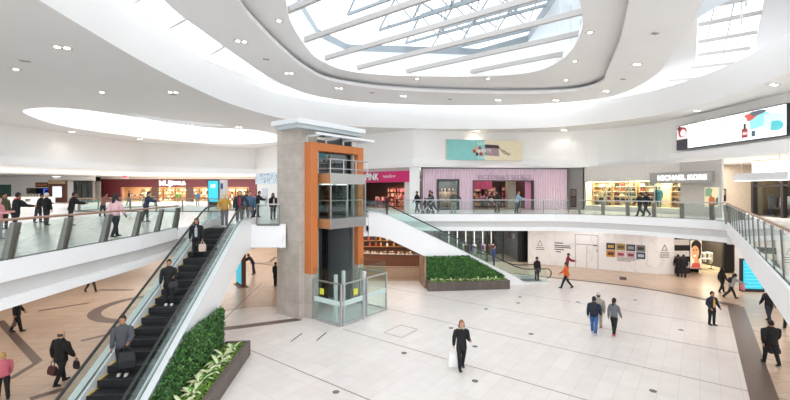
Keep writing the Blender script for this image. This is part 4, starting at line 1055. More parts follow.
shape(b, 0, blob(.80, .62, .09, .3, 16, .25), EM('86c9cf', 1.0), y-.004); shape(b, 0, blob(.90, .55, .08, .32, 16, .3), EM('b9e2e6', 1.0), y-.005); shape(b, 0, blob(.74, .82, .05, .16, 14, .3), EM('c2574f', .9), y-.006)
shape(b, 0, blob(.79, .9, .06, .09, 12, .2), EM('5b6770', .8), y-.007); shape(b, 0, blob(.93, .36, .045, .2, 12, .2), EM('55adb5', 1.0), y-.007); shape(b, 0, R4(.745, .1, .775, .3), EM('4a5d6b', .9), y-.006)
b.build('screen_face', None, Sc)
text('screen_text', 'SHOP', .12, EM('f2f2f2', .9), Sc, (P(.065, .2)[0], y-.012, P(.065, .2)[1]), ext=.001) if 0 else None

# --- banner over the pink shop
fB = Fr((4.5, 36.0), (12.4, 37.15), 0)
Bn = fB.thing('wall_banner', 'rectangular teal and cream banner picturing a pink clutch bag over the pink draped shop', 'banner')
x0_, x1_ = fB.lx(446.5), fB.lx(522); za = zz(160.3, 36.5); zb_ = zz(140, 36.5); W_ = x1_-x0_; Hh = zb_-za; y = -.04
Bnb = lbo('board', Bn, x0_, x1_, -.03, .35, za, zb_, M('eee6d6'))
b = MB()
shape(b, 0, R4(0, 0, .5, 1), M('8fd0cc', .6), y); shape(b, 0, R4(.5, 0, 1, 1), M('f0e4c6', .6), y)
shape(b, 0, [P(.5, .25), P(.69, .2), P(.68, .72), P(.5, .74)], M('a88f94', .6), y-.004); shape(b, 0, [P(.5, .62), P(.69, .6), P(.68, .75), P(.5, .78)], M('40333a', .6), y-.006)
for k in range(7): shape(b, 0, blob(.36+.018*k, .45+.16*math.sin(k*2.1), .022, .1, 8), M(('b5483f', 'd8b09a', '6b3a35', 'e9d3c2', '8f5b4a')[k % 5], .6), y-.006-.001*k)
b.build('artwork', None, Bnb)
b = MB(); b.limb([(P(.68, .68)[0], y-.01, P(.68, .68)[1]), (P(.72, .5)[0], y-.01, P(.72, .5)[1]), (P(.76, .36)[0], y-.01, P(.76, .36)[1]), (P(.82, .26)[0], y-.01, P(.82, .26)[1]), (P(.84, .32)[0], y-.01, P(.84, .32)[1]), (P(.79, .38)[0], y-.01, P(.79, .38)[1]), (P(.74, .52)[0], y-.01, P(.74, .52)[1])], .035, 5); b.build('picture_strap', M('2e262b', .6), Bnb)
for c, s_ in ((.84, "LUX"), (.46, 'PARTS'), (.14, 'LUX')): text('banner_text', s_, .42, M('ffffff', .6), Bnb, (P(.46 if s_ != 'PARTS' else .5, c)[0], y-.02, P(.5, c)[1]), ext=.002)

# --- blue patterned sign wall left of the pillar
fz = Fr((-16.9, 49.0), (-12.6, 45.0), F2)
Bz = fz.thing('blue_pattern_wall', 'white shop wall with a blue lettered pattern band just left of the stone pillar', 'shop front')
lbo('wall_panel', Bz, 0, fz.L, 0, .2, 0, ZV, M('eeebe8')); x_, x1_, z_, z1_ = fz.rect(255.5, 173, 282, 184)
b = MB(); random.seed(5)
shape(b, 0, [(x_, z_), (fz.L, z_), (fz.L, z1_), (x_, z1_)], M('dfe7ee'), -.01)
for k in range(90):
    a = random.uniform(x_+.1, fz.L-.1); c = random.uniform(z_+.1, z1_-.1); t = random.choice((.4, -.4, 1.3, -1.3, .0)); l = random.uniform(.12, .3)
    dx, dz = math.cos(t)*l, math.sin(t)*l; nx, nz = -math.sin(t)*.035, math.cos(t)*.035
    shape(b, 0, [(a-dx/2-nx, c-dz/2-nz), (a+dx/2-nx, c+dz/2-nz), (a+dx/2+nx, c+dz/2+nz), (a-dx/2+nx, c-dz/2+nz)], M(('5f97b8', '86b4cc', '3f7796')[k % 3]), -.014-.0004*k)
b.build('pattern_band', None, Bz); lbo('shop_window', Bz, 1.2, 2.6, -.02, 0, .3, 2.0, M('c9cfd4', .3))
random.seed(11)

# --- dark red shop on the left
fr_ = Fr((-45.6, 62), (-20.6, 62), F2)
Rd = fr_.thing('dark_red_storefront', 'wide dark red shop front with a white sign on the left upper gallery', 'shop front')
redm = mat('dark_red', '5e2026', .5, var=.05); x0_, x1_ = 0, fr_.L; zr0 = zz(187, 62)-F2; zr1 = zz(179.2, 62)-F2
lbo('fascia', Rd, 0, fr_.L, -.1, .2, zr0, zr1, redm); lbo('upper_wall', Rd, 0, fr_.L, 0, .2, zr1, ZV+.02, M('d9cdbf'))
for u0, u1, c in ((102, 121, redm), (152, 158, M('54362c', .5)), (186, 193, M('54362c', .5)), (214, 226, M('54362c', .5)), (249, 256, redm)): lbo('pillar_panel', Rd, fr_.lx(u0), fr_.lx(u1), -.06, .3, 0, zr0, c)
room(Rd, .3, fr_.L, 5, zr0+.4, M('c9a987', .6), M('c2a688', .4), M('b89473', .6))
text('sign_letters', 'MUJI', 1.1, EM('ffffff', 1.0), Rd, (fr_.lx(166.5), -.14, (zr0+zr1)/2-.05), ext=.04, bold=.02, sx=1.0)
text('sign_script', '無印良品', .66, EM('ffffff', 1.2), Rd, (fr_.lx(177.5), -.14, (zr0+zr1)/2-.05), ext=.03, bold=.02)
for x in (4.5, 9.5, 14.5, 19.5): shop_lamp(fr_, x, 2.5, zr0+.3, 4, 3, 200, (1, .88, .72))
mm = [M('e8d9c2'), M('c79a6a'), M('8c6a4a'), M('f2ece2'), M('6f7f6a'), M('3e3a38')]
for k in range(11):
    shelf_unit(fr_, 4.2+k*2.0, 4.2, 1.7, .5, 2.1, 4, M('a97c52', .5), 'wooden shelf of pale household goods inside the dark red shop', 'shelves in the dark red shop', mm, 6)
for u in (128, 140, 172, 203): table(fr_, fr_.lx(u), 1.8, 0, 2.0, 1.0, .9, M('a97c52', .4), {128: 'display table of goods at the left end of the dark red shop', 140: 'second display table from the left in the dark red shop', 172: 'display table of goods below the white sign of the dark red shop', 203: 'display table nearest the cyan pylon in the dark red shop'}[u], mm)
for u, lab in ((146, 'green potted bush in the left bay of the dark red shop'), (175, 'green potted bush below the white sign of the dark red shop')):
    R = thing('potted_bush', lab, 'plant', fr_.world(fr_.lx(u), .9, 0)); b = MB(); b.limb([(0, 0, 0), (0, 0, .5)], [.22, .3], 10); b.build('pot', M('8a6a4f'), R)
    b = MB()
    for k in range(260):
        v_ = Vector((random.gauss(0, 1), random.gauss(0, 1), random.gauss(0, 1))).normalized(); leaf_quad(b, Vector((0, 0, 1.0))+v_*.5*random.uniform(.6, 1), v_, .16, leaf_b)
    b.build('foliage', None, R)
# --- other fronts at the far left
fl = Fr((-60, 59), (-44.6, 59), F2)
Lf = fl.thing('white_kiosk_front', 'white food shop front with a dark blue opening at the far left of the gallery', 'shop front')
xo, xo1, zo, zo1 = fl.rect(26, 188, 50, 199.5)
hole_wall(Lf, 'wall_panel', fl.lx(11), fl.lx(51), 0, ZV, [(xo, xo1, .9, zo1)], M('ece9e6'))
lbo('opening_back', Lf, xo, xo1, 1.6, 1.7, 0, zo1+.2, M('1c2440', .5)); lbo('service_counter', Lf, xo-.2, xo1, -.5, .5, 0, .95, M('d9cfae', .5))
b = MB(); xs, xs1, zs_, zs1 = fl.rect(44, 189, 50, 195.5); frame_parts(Lf, 'blue_screen_frame', xs, xs1, zs_, zs1, .1, EM('3b62d8', 1.2), -.1, 0)
xs, xs1, zs_, zs1 = fl.rect(36, 182.5, 48, 187.2); lbo('menu_sign', Lf, xs, xs1, -.1, 0, zs_, zs1, M('30262a', .5)); b = MB()
for k in range(5): lb(b, xs+.15+k*.33, xs+.38+k*.33, -.12, -.1, zs_+.15, zs1-.15, M('c07a4a'))
b.build('menu_pictures', None, Lf)
for k in range(5):
    b = MB(); b.limb([(0, 0, 0), (0, 0, .3)], [.12, .16], 8); o = b.build('paper_cup', M('efe6d2', .5)); o.location = fl.world(xo+.4+k*.45, -.3, .95); tag(o, 'white paper cup standing on the counter of the far left food shop', 'cup', 'cups on the far left counter')
lbo('green_panel', Lf, 0, fl.lx(11.2), 0, .2, 0, 2.6, M('2f5a52', .4)); lbo('upper_wall', Lf, 0, fl.lx(11.2), 0, .2, 2.6, ZV, M('ece9e6'))
Db = fl.thing('directory_board', 'brown framed directory board with a white screen at the far left', 'directory board')
xs, xs1, _, zs1 = fl.rect(50.5, 180.5, 67.5, 200); lbo('frame', Db, xs, xs1, -.4, .2, 0, zs1, M('6d4632', .5)); a0, a1, b0, b1 = fl.rect(55, 186.5, 64, 197.3); lbo('screen', Db, a0, a1, -.44, -.4, b0, b1, EM('dbe8f5', 1.0))
lbo('header_strip', Db, xs, xs1, -.43, -.4, zs1-.5, zs1-.05, M('c7ab8c', .5)); lbo('wall_above', Db, xs, fl.L+.3, 0, .2, zs1, ZV, M('ece9e6'))
Gs = fl.thing('glazed_shopfront', 'dark framed glass shop front left of the dark red shop', 'shop front')
xs, xs1, _, zs1 = fl.rect(74, 181, 93, 203); lbo('white_panel', Gs, fl.lx(67.5), xs, 0, .2, 0, zs1, M('eceae7')); frame_parts(Gs, 'window_frame', xs, xs1, 0, zs1, .22, M('3b3c40', .5), -.1, .2, 2); lbo('window_glass', Gs, xs, xs1, .05, .06, 0, zs1, glass_dark); lbo('interior_back', Gs, xs, xs1, 1.5, 1.6, 0, zs1, M('a39c94')); lbo('stone_pilaster', Gs, xs1, fl.L+.2, -.1, .25, 0, zs1, M('8d8984', .6))
o = thing('low_wall_sign', 'white low wall with dark letters beneath the far left food shop', 'wall sign', gp(33, 50, F2)); lbo('wall_panel', o, -3.2, 2.6, 0, .2, 0, .95, M('e6e4e0')); text('letters', 'EST', .42, M('2b2b2b'), o, (-.6, -.02, .5), ext=.01, bold=.02)
# exit sign and soffit lights on the left
ES = thing('exit_sign', 'small red lit exit sign hanging from the soffit over the left gallery', 'exit sign', gp(125, 44, zz(177, 44)))
lbo('case', ES, -.38, .38, -.05, .05, -.17, .17, M('f0e6e4')); text('letters', 'EXIT', .26, EM('e2362c', 1.5), ES, (0, -.06, 0), ext=.005, bold=.015); b = MB(); b.limb([(0, 0, .17), (0, 0, 8.56-zz(177, 44))], .015, 6); b.build('rod', steel, ES)
for u, v in ((95, 173.2), (62, 176.5), (186, 175.3)):
    p = at(u, v, 8.5); o = MB().box((0, 0, 0), (2.2, .5, .05), lampw).box((0, 0, .03), (2.35, .62, .03), whitemetal).build('soffit_light'); o.location = p; o.rotation_euler.z = .35
    tag(o, {95: 'bright linear soffit light above the glazed front at the left gallery', 62: 'linear soffit light above the directory board at the left gallery', 186: 'linear soffit light in front of the white sign of the dark red shop'}[u], 'light')
# cyan pylon on the upper left gallery
PY = thing('information_pylon', 'white pillar with a cyan information screen at the head of the left escalator', 'information screen', gp(218.5, 36, F2))
lbo('pillar_body', PY, -.25, .62, -.2, .5, 0, 2.72, M('f3f1ef')); lbo('screen_frame', PY, -.86, .18, -.3, -.2, .35, 2.72, M('2a2628', .4)); lbo('screen', PY, -.78, .1, -.31, -.3, .75, 2.62, EM('39b6cb', 1.0)); lbo('screen_text', PY, -.55, -.15, -.315, -.31, 2.0, 2.3, EM('d6f2f5', 1.0)); lbo('blue_badge', PY, .28, .5, -.215, -.2, 1.9, 2.4, M('3459a5'))

# ------------------------------------------------------------------ ground floor shops
fd = Fr((5.0, 36.2), (12.0, 36.2), 0)
Dk = fd.thing('black_storefront', 'black framed glass shop front under the far gallery behind the escalator', 'shop front')
zt = 3.5; lbo('fascia', Dk, -1, fd.L, 0, .2, 3.0, zt, M('1d1c20', .4)); xb = fd.lx(519); lbo('black_panel', Dk, xb, fd.L, 0, .25, 0, zt, M('17161a', .35)); lbo('window_glass', Dk, -1, xb, .05, .06, 0, 3, glass)
frame_parts(Dk, 'window_frame', -1, xb, 0, 3.05, .1, black, -.05, .15, 4); room(Dk, -1, xb, 4.5, 3.1, M('3a343c', .6), M('6d655f', .4), M('2a262d', .6)); shop_lamp(fd, 2.3, 2, 3.0, 5, 2.5, 130, (1, .9, .8))
text('unit_number', '2', .5, M('b9b6b0'), Dk, (fd.lx(513.5), -.02, zz(236.5, 36.2)), ext=.01)
for k in range(6):
    o = MB().box((0, 0, 1.3), (.06, .06, 2.2), EM('e7e2da', .8)).box((0, .05, 1.3), (.2, .06, 2.4), M('4a464c')).build('garment_glow'); o.location = fd.world(.4+k*.85, 3.9, 0); tag(o, 'tall slim glowing strip standing in for clothes at the back of the black framed shop', 'glowing clothes', 'glowing strips in the black framed shop')  # glowing strips added in place of pale hanging clothes
for x in (.2, 2.0, 3.7): rack(fd, x, 1.4, 0, 1.3, [M('28252b'), M('5d5560'), M('c9c4be'), M('7b4fa0'), M('96503f')], 'rack of dark clothes inside the black framed shop', 'clothes racks in the black shop')
mannequin(fd, -.5, .8, 0, M('8d5ab0'), 'mannequin in purple in the left of the black framed shop window', None, full=True)
# marble hoarding
hp = [(11.7, 35.2), (13.55, 34.2), (20.05, 30.55), (21.3, 30.5)]
Hd = thing('marble_hoarding', 'tall white marble patterned hoarding with a picture grid under the far gallery', 'hoarding', (hp[0][0], hp[0][1], 0))
for a, c in zip(hp, hp[1:]):
    b = MB(); d_ = Vector((c[0]-a[0], c[1]-a[1], 0)); n_ = Vector((-d_.y, d_.x, 0)).normalized()*.15
    A_ = Vector((a[0], a[1], 0)); C_ = Vector((c[0], c[1], 0)); b.prism([tuple(A_)[:2], tuple(C_)[:2], tuple(C_+n_)[:2], tuple(A_+n_)[:2]], 0, 3.53); b.build('panel', marble, Hd, world=True)
b = MB(); b.strip(hp, [(.02, 0), (.02, .08)], None, closed=False); b.build('plinth_strip', M('d9cec4', .5), Hd, world=True)
fh = Fr(hp[1], hp[2], 0)
Hx = lambda u: fh.lx(u)
def hbox(name, u0, v0, u1, v1, y0, y1, m): x0, x1, z0, z1 = fh.rect(u0, v0, u1, v1); b = MB(); P_ = [fh.world(x, y, z) for x in (x0, x1) for y in (y0, y1) for z in (z0, z1)]; b.add(P_, [(0, 1, 3, 2), (4, 6, 7, 5), (0, 4, 5, 1), (2, 3, 7, 6), (0, 2, 6, 4), (1, 5, 7, 3)]); return b.build(name, m, Hd, world=True)
pc = ['2f2b2a', 'a98e4c', '46464a', '77777a', 'c9873a', 'd8c3c2', 'c9b8bb', '3c4a63']; pd = ['c9a25a', '5c4a34', '9aa1a8', '2e2e31', '5a3320', 'a93b4a', '8c2f40', 'b9c1cc']
for r in range(2):
    for k in range(4):
        u0 = 606.3+k*10.0; v0 = 243+r*7.2+k*.7
        hbox('picture', u0, v0, u0+9, v0+6.6, -.025, -.005, M(pc[r*4+k], .5)); hbox('picture_motif', u0+1.5, v0+2, u0+7.5, v0+4.8, -.03, -.025, M(pd[r*4+k], .5))
for k, (u0, u1, v) in enumerate(((554.5, 563, 242.3), (554.5, 570, 245), (554.5, 571, 246.8), (554.5, 564, 248.8), (556, 561, 251))): hbox('caption_line', u0, v+.2, u1, v+1.2, -.012, -.004, M('5d5755'))
for k in range(3): hbox('caption_line', 617, 258.4+k*1.1, 639-4*k, 258.9+k*1.1, -.012, -.004, M('7d7775'))
for u0, v0, u1, v1 in ((575, 234.5, 575.7, 267), (597.6, 235.2, 598.3, 269), (575, 234.5, 598, 235.2), (575, 244.2, 598, 245), (586.5, 245, 586.9, 268)): hbox('door_line', u0, v0, u1, v1, -.012, -.003, M('b9aea8'))
for u0, v0, u1, v1 in ((593, 244.8, 597, 245.8), (596.6, 249.5, 597.2, 252)): hbox('door_fitting', u0, v0, u1, v1, -.05, -.003, M('55504e'))
b = MB()
def logo(A_, B_, u, v, n, parts=Hd):
    f = Fr(A_, B_, 0); x = f.lx(u); z = f.z(v, x); bb = MB()
    tri = [f.world(x-.2, -.02, z), f.world(x+.2, -.02, z), f.world(x, -.02, z+.45)]
    for i in range(3): bb.bar(tri[i], tri[(i+1) % 3], .03, .03)
    bb.build('emblem', M('6a6360'), parts, world=True)
    for k in range(n):
        bb = MB(); bb.bar(f.world(x-.35, -.02, z-.18-k*.16), f.world(x+.35, -.02, z-.18-k*.16), .02, .05); bb.build('caption_line', M('6a6360'), parts, world=True)
logo(hp[0], hp[1], 540, 245.5, 2); logo(hp[2], hp[3], 664.5, 250.5, 3)
# zebra wall, face poster and dark shop at the right
fz2 = Fr((21.6, 31.3), (27.6, 31.3), 0)
Zs = fz2.thing('striped_storefront', 'shop front with a black and white striped wall under the right gallery', 'shop front')
x0_, x1_ = fz2.lx(673.5), fz2.lx(688.5)
for k in range(8): lbo('stripe', Zs, x0_, x1_, -.1, .1, k*.44, k*.44+.44, M('171616', .5) if k % 2 == 0 else M('efece8', .5))
xa, xb = fz2.lx(700.5), fz2.lx(742); lbo('fascia', Zs, x1_, xb, 0, .2, 2.75, 3.5, M('1b1a1a', .5))
room(Zs, xa, xb, 5, 2.9, M('3c3430', .6), M('c9b59c', .3), M('463a33', .6)); shop_lamp(fz2, (xa+xb)/2, 2, 2.8, 2.5, 3, 170)
lbo('black_curtain', Zs, fz2.lx(725), fz2.lx(735), .1, .3, 0, 2.75, M('191718', .6)); lbo('window_glass', Zs, xa, fz2.lx(725), .05, .06, 0, 2.75, glass)
for k in range(3): lbo('light_strip', Zs, xa+.1, fz2.lx(724), 1.2+k*1.2, 1.25+k*1.2, .9+.65*k, .96+.65*k, EM('fff3e0', 1.6))
for x in (.5, 1.6): rack(fz2, xa+x, 1.6, 0, 1.0, [M('1f1e20'), M('d8d2c8'), M('6a5d55')], 'rack of black and white clothes in the striped shop', 'clothes racks in the striped shop')
FP = fz2.thing('portrait_lightbox', 'lit poster of a smiling face with dark hair beside the black and white stripes', 'poster')
x0_, x1_, za, zb_ = fz2.rect(688.5, 239.5, 700.5, 268.5); W_ = x1_-x0_; Hh = zb_-za; y = -.16
lbo('frame', FP, x0_, x1_, -.15, .1, za-.05, zb_+.04, black); b = MB()
shape(b, 0, R4(.03, .02, .97, .98), EM('d9cdb6', .8), y); shape(b, 0, blob(.52, .78, .42, .2), EM('1d1613', .5), y-.003); shape(b, 0, blob(.42, .56, .33, .24), EM('d89a6c', .8), y-.006); shape(b, 0, [P(.3, .04), P(.8, .04), P(.72, .4), P(.4, .4)], EM('c98658', .8), y-.004)
shape(b, 0, blob(.72, .6, .2, .26), EM('1d1613', .5), y-.005); shape(b, 0, blob(.3, .64, .06, .025, 10), EM('2a1a14', .5), y-.009); shape(b, 0, blob(.52, .65, .06, .025, 10), EM('2a1a14', .5), y-.009); shape(b, 0, blob(.38, .45, .12, .035, 10), EM('f2dcd0', .9), y-.009); shape(b, 0, [P(.39, .62), P(.34, .52), P(.42, .51)], EM('b87850', .8), y-.008); shape(b, 0, [P(.05, .03), P(.9, .03), P(.8, .2), P(.2, .2)], EM('b5483f', .7), y-.007)
b.build('portrait', None, FP)
# right pillar and directory
m = MB(); m.box((23.6, 27.2, 1.77), (.55, .55, 3.54)); struct(m.build('pillar_right', whitemetal, bevel=.02), 'slim white pillar beside the cyan directory at the right', 'pillar')
DR = thing('directory_kiosk', 'black framed directory kiosk with a cyan screen under the right bridge', 'directory', gp(752, 25.6), -.12)
lbo('frame', DR, -.66, .66, -.1, .15, .0, 2.1, M('1c2226', .4), .01); lbo('screen', DR, -.58, .58, -.115, -.1, .2, 2.0, EM('35b4cf', .75))
scr_ = DR.children[-1]
for j in range(7): lbo('screen_line', scr_, -.5, .45, -.12, -.115, .35+j*.22, .37+j*.22, EM('7fd6e6', 1.0))
DL = thing('directory_kiosk', 'brown framed directory kiosk with a cyan screen behind the left escalator', 'directory', gp(241, 27.2), -.95)
lbo('frame', DL, -.72, .72, -.14, .14, .0, 2.2, M('6a3f2c', .5), .01); lbo('screen', DL, -.62, .62, -.155, -.14, .2, 2.1, EM('35b4cf', .75)); lbo('foot', DL, -.75, .75, -.3, .3, 0, .05, M('8f867e'))
# food counter behind the far escalator
FCn = thing('food_counter', 'long curved dark wooden food counter behind the far escalator', 'counter', (-1, 33, 0))
cu_ = smooth_open([(-6.5, 35.2), (-3.5, 34.0), (-.5, 33.2), (2.2, 33.0)], 5)
b = MB(); b.strip(cu_, [(0, 0), (0, 1.05), (-.7, 1.05), (-.7, 0)], None, closed=False); b.build('counter_front', M('6b4432', .45), FCn, world=True)
b = MB(); b.strip(cu_, [(.06, 1.05), (.06, 1.12), (-.8, 1.12), (-.8, 1.05), (.06, 1.05)], None, closed=False); b.build('worktop', M('4b3328', .4), FCn, world=True)
BP = thing('low_partition', 'low curved beige wooden partition in front of the food counter', 'partition', (-1, 29.3, 0))
cu2 = smooth_open([(-5.5, 30.6), (-3, 29.7), (-.5, 29.3), (1.9, 29.2)], 5)
b = MB(); b.strip(cu2, [(0, 0), (0, .82), (-.12, .82), (-.12, 0)], None, closed=False); b.build('panel', M('caa888', .5), BP, world=True)
b = MB(); b.strip(cu2, [(.03, .82), (.03, .88), (-.15, .88), (-.15, .82), (.03, .82)], None, closed=False); b.build('top_cap', M('a8805f', .5), BP, world=True)
KB = thing('kitchen_back_wall', 'dark brown back wall with warm shelves behind the food counter', 'wall unit', (-2, 37.5, 0))
lbo('wall_panel', KB, -6, 4.4, 0, .15, 0, 3.5, M('4d3226', .6))
for z in (1.2, 1.75, 2.3): lbo('shelf', KB, -5, 3.5, -.4, 0, z, z+.05, M('8a6242', .5))
random.seed(21); fkb = Fr((-8, 37.5), (2.4, 37.5), 0)
gc = {'amber': M('c4873c', .3), 'red': M('a8402e', .4), 'green': M('5f7a45', .5), 'cream': M('e9dfc8', .5), 'brown': M('6a412a', .5)}
jar = {}
for c in gc:
    b = MB(); b.limb([(0, 0, 0), (0, 0, .02), (0, 0, .24), (0, 0, .3)], [.08, .1, .1, .06], 8, gc[c]); b.limb([(0, 0, .3), (0, 0, .34)], [.065, .065], 8, M('b9b3a8')); o = b.build('jar'); jar[c] = o.data; bpy.data.objects.remove(o)
for z in (1.25, 1.8, 2.35):
    for k in range(15):
        c = random.choice(list(gc)); o = bpy.data.objects.new('jar', jar[c]); COL.objects.link(o); o.location = (-6.8+k*.55+random.uniform(-.1, .1), 37.3, z); tag(o, '%s jar on the dark shelves behind the food counter' % c, 'jar', '%s jars behind the food counter' % c)
for k in range(9):
    x, y = -4.6+k*.72, 0
    yy = next((a[1]+(c[1]-a[1])*(x-a[0])/(c[0]-a[0]) for a, c in zip(cu_, cu_[1:]) if a[0] <= x <= c[0]), 33.2)
    R = thing('food_tray', 'white tray heaped with food on the dark food counter', 'food tray', (x, yy+.38, 1.12), 0, 'food trays on the counter'); b = MB(); lb(b, -.28, .28, -.2, .2, 0, .05); b.build('tray', M('ded8cd', .4), R)
    b = MB()
    for q in range(14): b.ell((random.uniform(-.2, .2), random.uniform(-.13, .13), .09+random.uniform(0, .1)), (.07, .07, .06), random.choice(list(gc.values())), 6, 4)
    o = b.build('food', None, R); o['kind'] = 'stuff'
area('kitchen_lamp', (-1.5, 35.2, 3.4), 7, 2, 80*SHP, (1, .84, .68))
lbo('cold_cabinet', tag(thing('cold_cabinet', '', '', (2.6, 34.2, 0)), 'dark upright cabinet at the right end of the food counter', 'cabinet'), -.5, .5, -.3, .3, 0, 1.9, M('2d2523', .4), .02)
# ------------------------------------------------------------------ people
SKIN = {'a': M('d3a083', .5), 'b': M('b37d5d', .5), 'c': M('e2b699', .5), 'd': M('8a5a40', .5)}
EYE_D, LIP = M('241a17', .4), M('a85a50', .5)
def skin_mesh(V, Ed, Rd, root, levels=1):
    me = bpy.data.meshes.new('tmp'); me.from_pydata([tuple(v) for v in V], Ed, [])
    o = bpy.data.objects.new('tmp', me); COL.objects.link(o)
    sm = o.modifiers.new('skin', 'SKIN'); sm.use_smooth_shade = True
    if levels: s2 = o.modifiers.new('sub', 'SUBSURF'); s2.levels = levels; s2.render_levels = levels
    sv = me.skin_vertices[0].data
    for i, r in enumerate(Rd):
        sv[i].radius = r if isinstance(r, tuple) else (r, r); sv[i].use_root = (i == root)
    dg = bpy.context.evaluated_depsgraph_get(); dg.update()
    out = bpy.data.meshes.new_from_object(o.evaluated_get(dg))
    vs = [Vector(v.co) for v in out.vertices]; fs = [tuple(p.vertices) for p in out.polygons]
    bpy.data.objects.remove(o); bpy.data.meshes.remove(me); bpy.data.meshes.remove(out)
    return vs, fs
POSES = {
    'stand': dict(l=(.03, .04), r=(-.03, .04), al=(.06, .12, .15), ar=(.06, .12, .15)),
    'walk': dict(l=(.24, .08), r=(-.18, .22), al=(-.22, .10, .22), ar=(.24, .10, .32)),
    'walk2': dict(l=(-.17, .22), r=(.22, .06), al=(.22, .10, .35), ar=(-.20, .12, .2)),
    'stride': dict(l=(.42, .10), r=(-.34, .35), al=(-.35, .12, .4), ar=(.40, .12, .5)),
    'hold': dict(l=(.04, .05), r=(-.06, .05), al=(.25, .06, 1.35), ar=(.25, .06, 1.25)),
    'pockets': dict(l=(.05, .05), r=(-.05, .04), al=(.0, .32, .75), ar=(.0, .32, .75)),
    'lean': dict(l=(.10, .08), r=(-.18, .05), al=(.75, .10, .7), ar=(.75, .10, .7), lean=.42),
    'bend': dict(l=(.05, .1), r=(-.2, .05), al=(1.0, .08, .4), ar=(1.0, .08, .4), lean=.75),
    'push': dict(l=(.48, .15), r=(-.5, .3), al=(.9, .06, .4), ar=(.9, .06, .4), lean=.32),
    'sit': dict(l=(1.45, 1.5), r=(1.4, 1.45), al=(.45, .1, .9), ar=(.45, .1, .9), lean=.1),
    'rail': dict(l=(.02, .03), r=(-.08, .03), al=(.1, .55, .3), ar=(.05, .12, .5)),
    'pointing': dict(l=(.05, .03), r=(-.05, .03), al=(.1, 1.25, .15), ar=(.1, .2, .6)),
}
NP = [0]
def person(label, loc, yaw, h, pose, coat, pants, hair, style='short', clen=.44, shoes='1c1a1a', skin='a', shirt=None, scarf=None, wide=1.0, group=None, hat=None, arms=None, lean=None, fur=None):
    pz = dict(POSES[pose]); NP[0] += 1; wide = wide*1.1
    if arms: pz.update(arms)
    if lean is not None: pz['lean'] = lean
    L = pz.get('lean', 0); R = thing('person', label, 'person', loc, yaw, group)
    f = Vector((0, -1, 0)); up = Vector((0, 0, 1)); X = Vector((1, 0, 0))
    def rot(v, a): return Matrix.Rotation(a, 3, 'X') @ v              # positive tips forward (towards -y)
    hipz = .515*h; pel = Vector((0, 0, hipz))
    def T(x, z, y=0): return pel+rot(Vector((x*h, y*h, z*h-hipz)), L)
    legs = []; mn = 9
    for sx, (a, k) in ((1, pz['l']), (-1, pz['r'])):
        hp = Vector((sx*.052*h*wide, 0, .50*h)); kn = hp+(f*math.sin(a)-up*math.cos(a))*.235*h; b = a-k
        an = kn+(f*math.sin(b)-up*math.cos(b))*.225*h; fdir = (f*math.cos(max(b, -.6)*.6)+up*math.sin(b*.6)).normalized() if pose != 'sit' else f
        legs.append((hp, kn, an, fdir)); mn = min(mn, (an-up*.038*h).z, (an+fdir*.1*h-up*.038*h).z+.0)
    dz = -mn if pose != 'sit' else 0
    sh = Vector((0, 0, dz))
    legs = [(a+sh, b+sh, c+sh, d) for a, b, c, d in legs]; pel = pel+sh
    waist, chest, neck0, neck1, hc = T(0, .60), T(0, .72), T(0, .815), T(0, .862), T(0, .93)
    hc = hc+up*(-.0)+f*(.01*h)
    armz = []
    for sx, (s_, o_, e_) in ((1, pz['al']), (-1, pz['ar'])):
        s0 = T(sx*.108*wide, .80); dirv = lambda a, o: (f*math.sin(a)*math.cos(o)+X*sx*math.sin(o)-up*math.cos(a)*math.cos(o)).normalized()
        el = s0+dirv(s_+L*.2, o_)*.170*h; wr = el+dirv(s_+e_, o_*(.4 if e_ < .6 else -.35))*.150*h
        armz.append((s0, el, wr, (wr-el).normalized()))
    # body: one continuous skin
    V = [pel, waist, chest, neck0, neck1, hc+up*.0]; Ed = [(0, 1), (1, 2), (2, 3), (3, 4), (4, 5)]
    Rd = [(.075*h, .055*h), (.07*h, .05*h), (.08*h, .055*h), .034*h, .029*h, .045*h]
    for hp, kn, an, fd in legs:
        i = len(V); V += [hp, hp.lerp(kn, .5), kn, kn.lerp(an, .4), an]; Ed += [(0, i), (i, i+1), (i+1, i+2), (i+2, i+3), (i+3, i+4)]; Rd += [.05*h, .045*h, .032*h, .031*h, .021*h]
    for s0, el, wr, d_ in armz:
        i = len(V); V += [s0, el, wr, wr+d_*.035*h]; Ed += [(2, i), (i, i+1), (i+1, i+2), (i+2, i+3)]; Rd += [.026*h, .024*h, .016*h, .017*h]
    vs, fs = skin_mesh(V, Ed, Rd, 0)
    B = MB(); sk_ = SKIN[skin]; B.add(vs, fs, sk_)
    # head: skull and jaw with nose, ears, eyes and mouth
    tl = Matrix.Rotation(L*.35, 3, 'X')
    def H(x, y, z): return hc+tl @ Vector((x*h, y*h, z*h))
    rings = []
    for z, rx, ry, oy in ((-.072, .018, .02, -.018), (-.062, .03, .034, -.012), (-.04, .039, .045, -.006), (-.01, .0445, .053, 0), (.02, .046, .056, .002), (.045, .04, .049, .004), (.06, .026, .032, .005), (.067, .008, .01, .005)):
        rings.append([H(rx*math.cos(2*PI*k/12), oy+ry*math.sin(2*PI*k/12), z) for k in range(12)])
    B.loft(rings, sk_)
    B.add([H(-.008, -.05, -.022), H(.008, -.05, -.022), H(0, -.067, -.02), H(0, -.053, .008)], [(0, 1, 2), (0, 2, 3), (1, 3, 2)], sk_)
    for sx in (-1, 1):
        B.ell(H(sx*.047, .004, -.006), (.006*h, .011*h, .018*h), sk_, 6, 4); B.ell(H(sx*.018, -.051, .006), (.007*h, .004*h, .0045*h), EYE_D, 6, 4)
    B.ell(H(0, -.049, -.040), (.014*h, .005*h, .004*h), LIP, 6, 4)
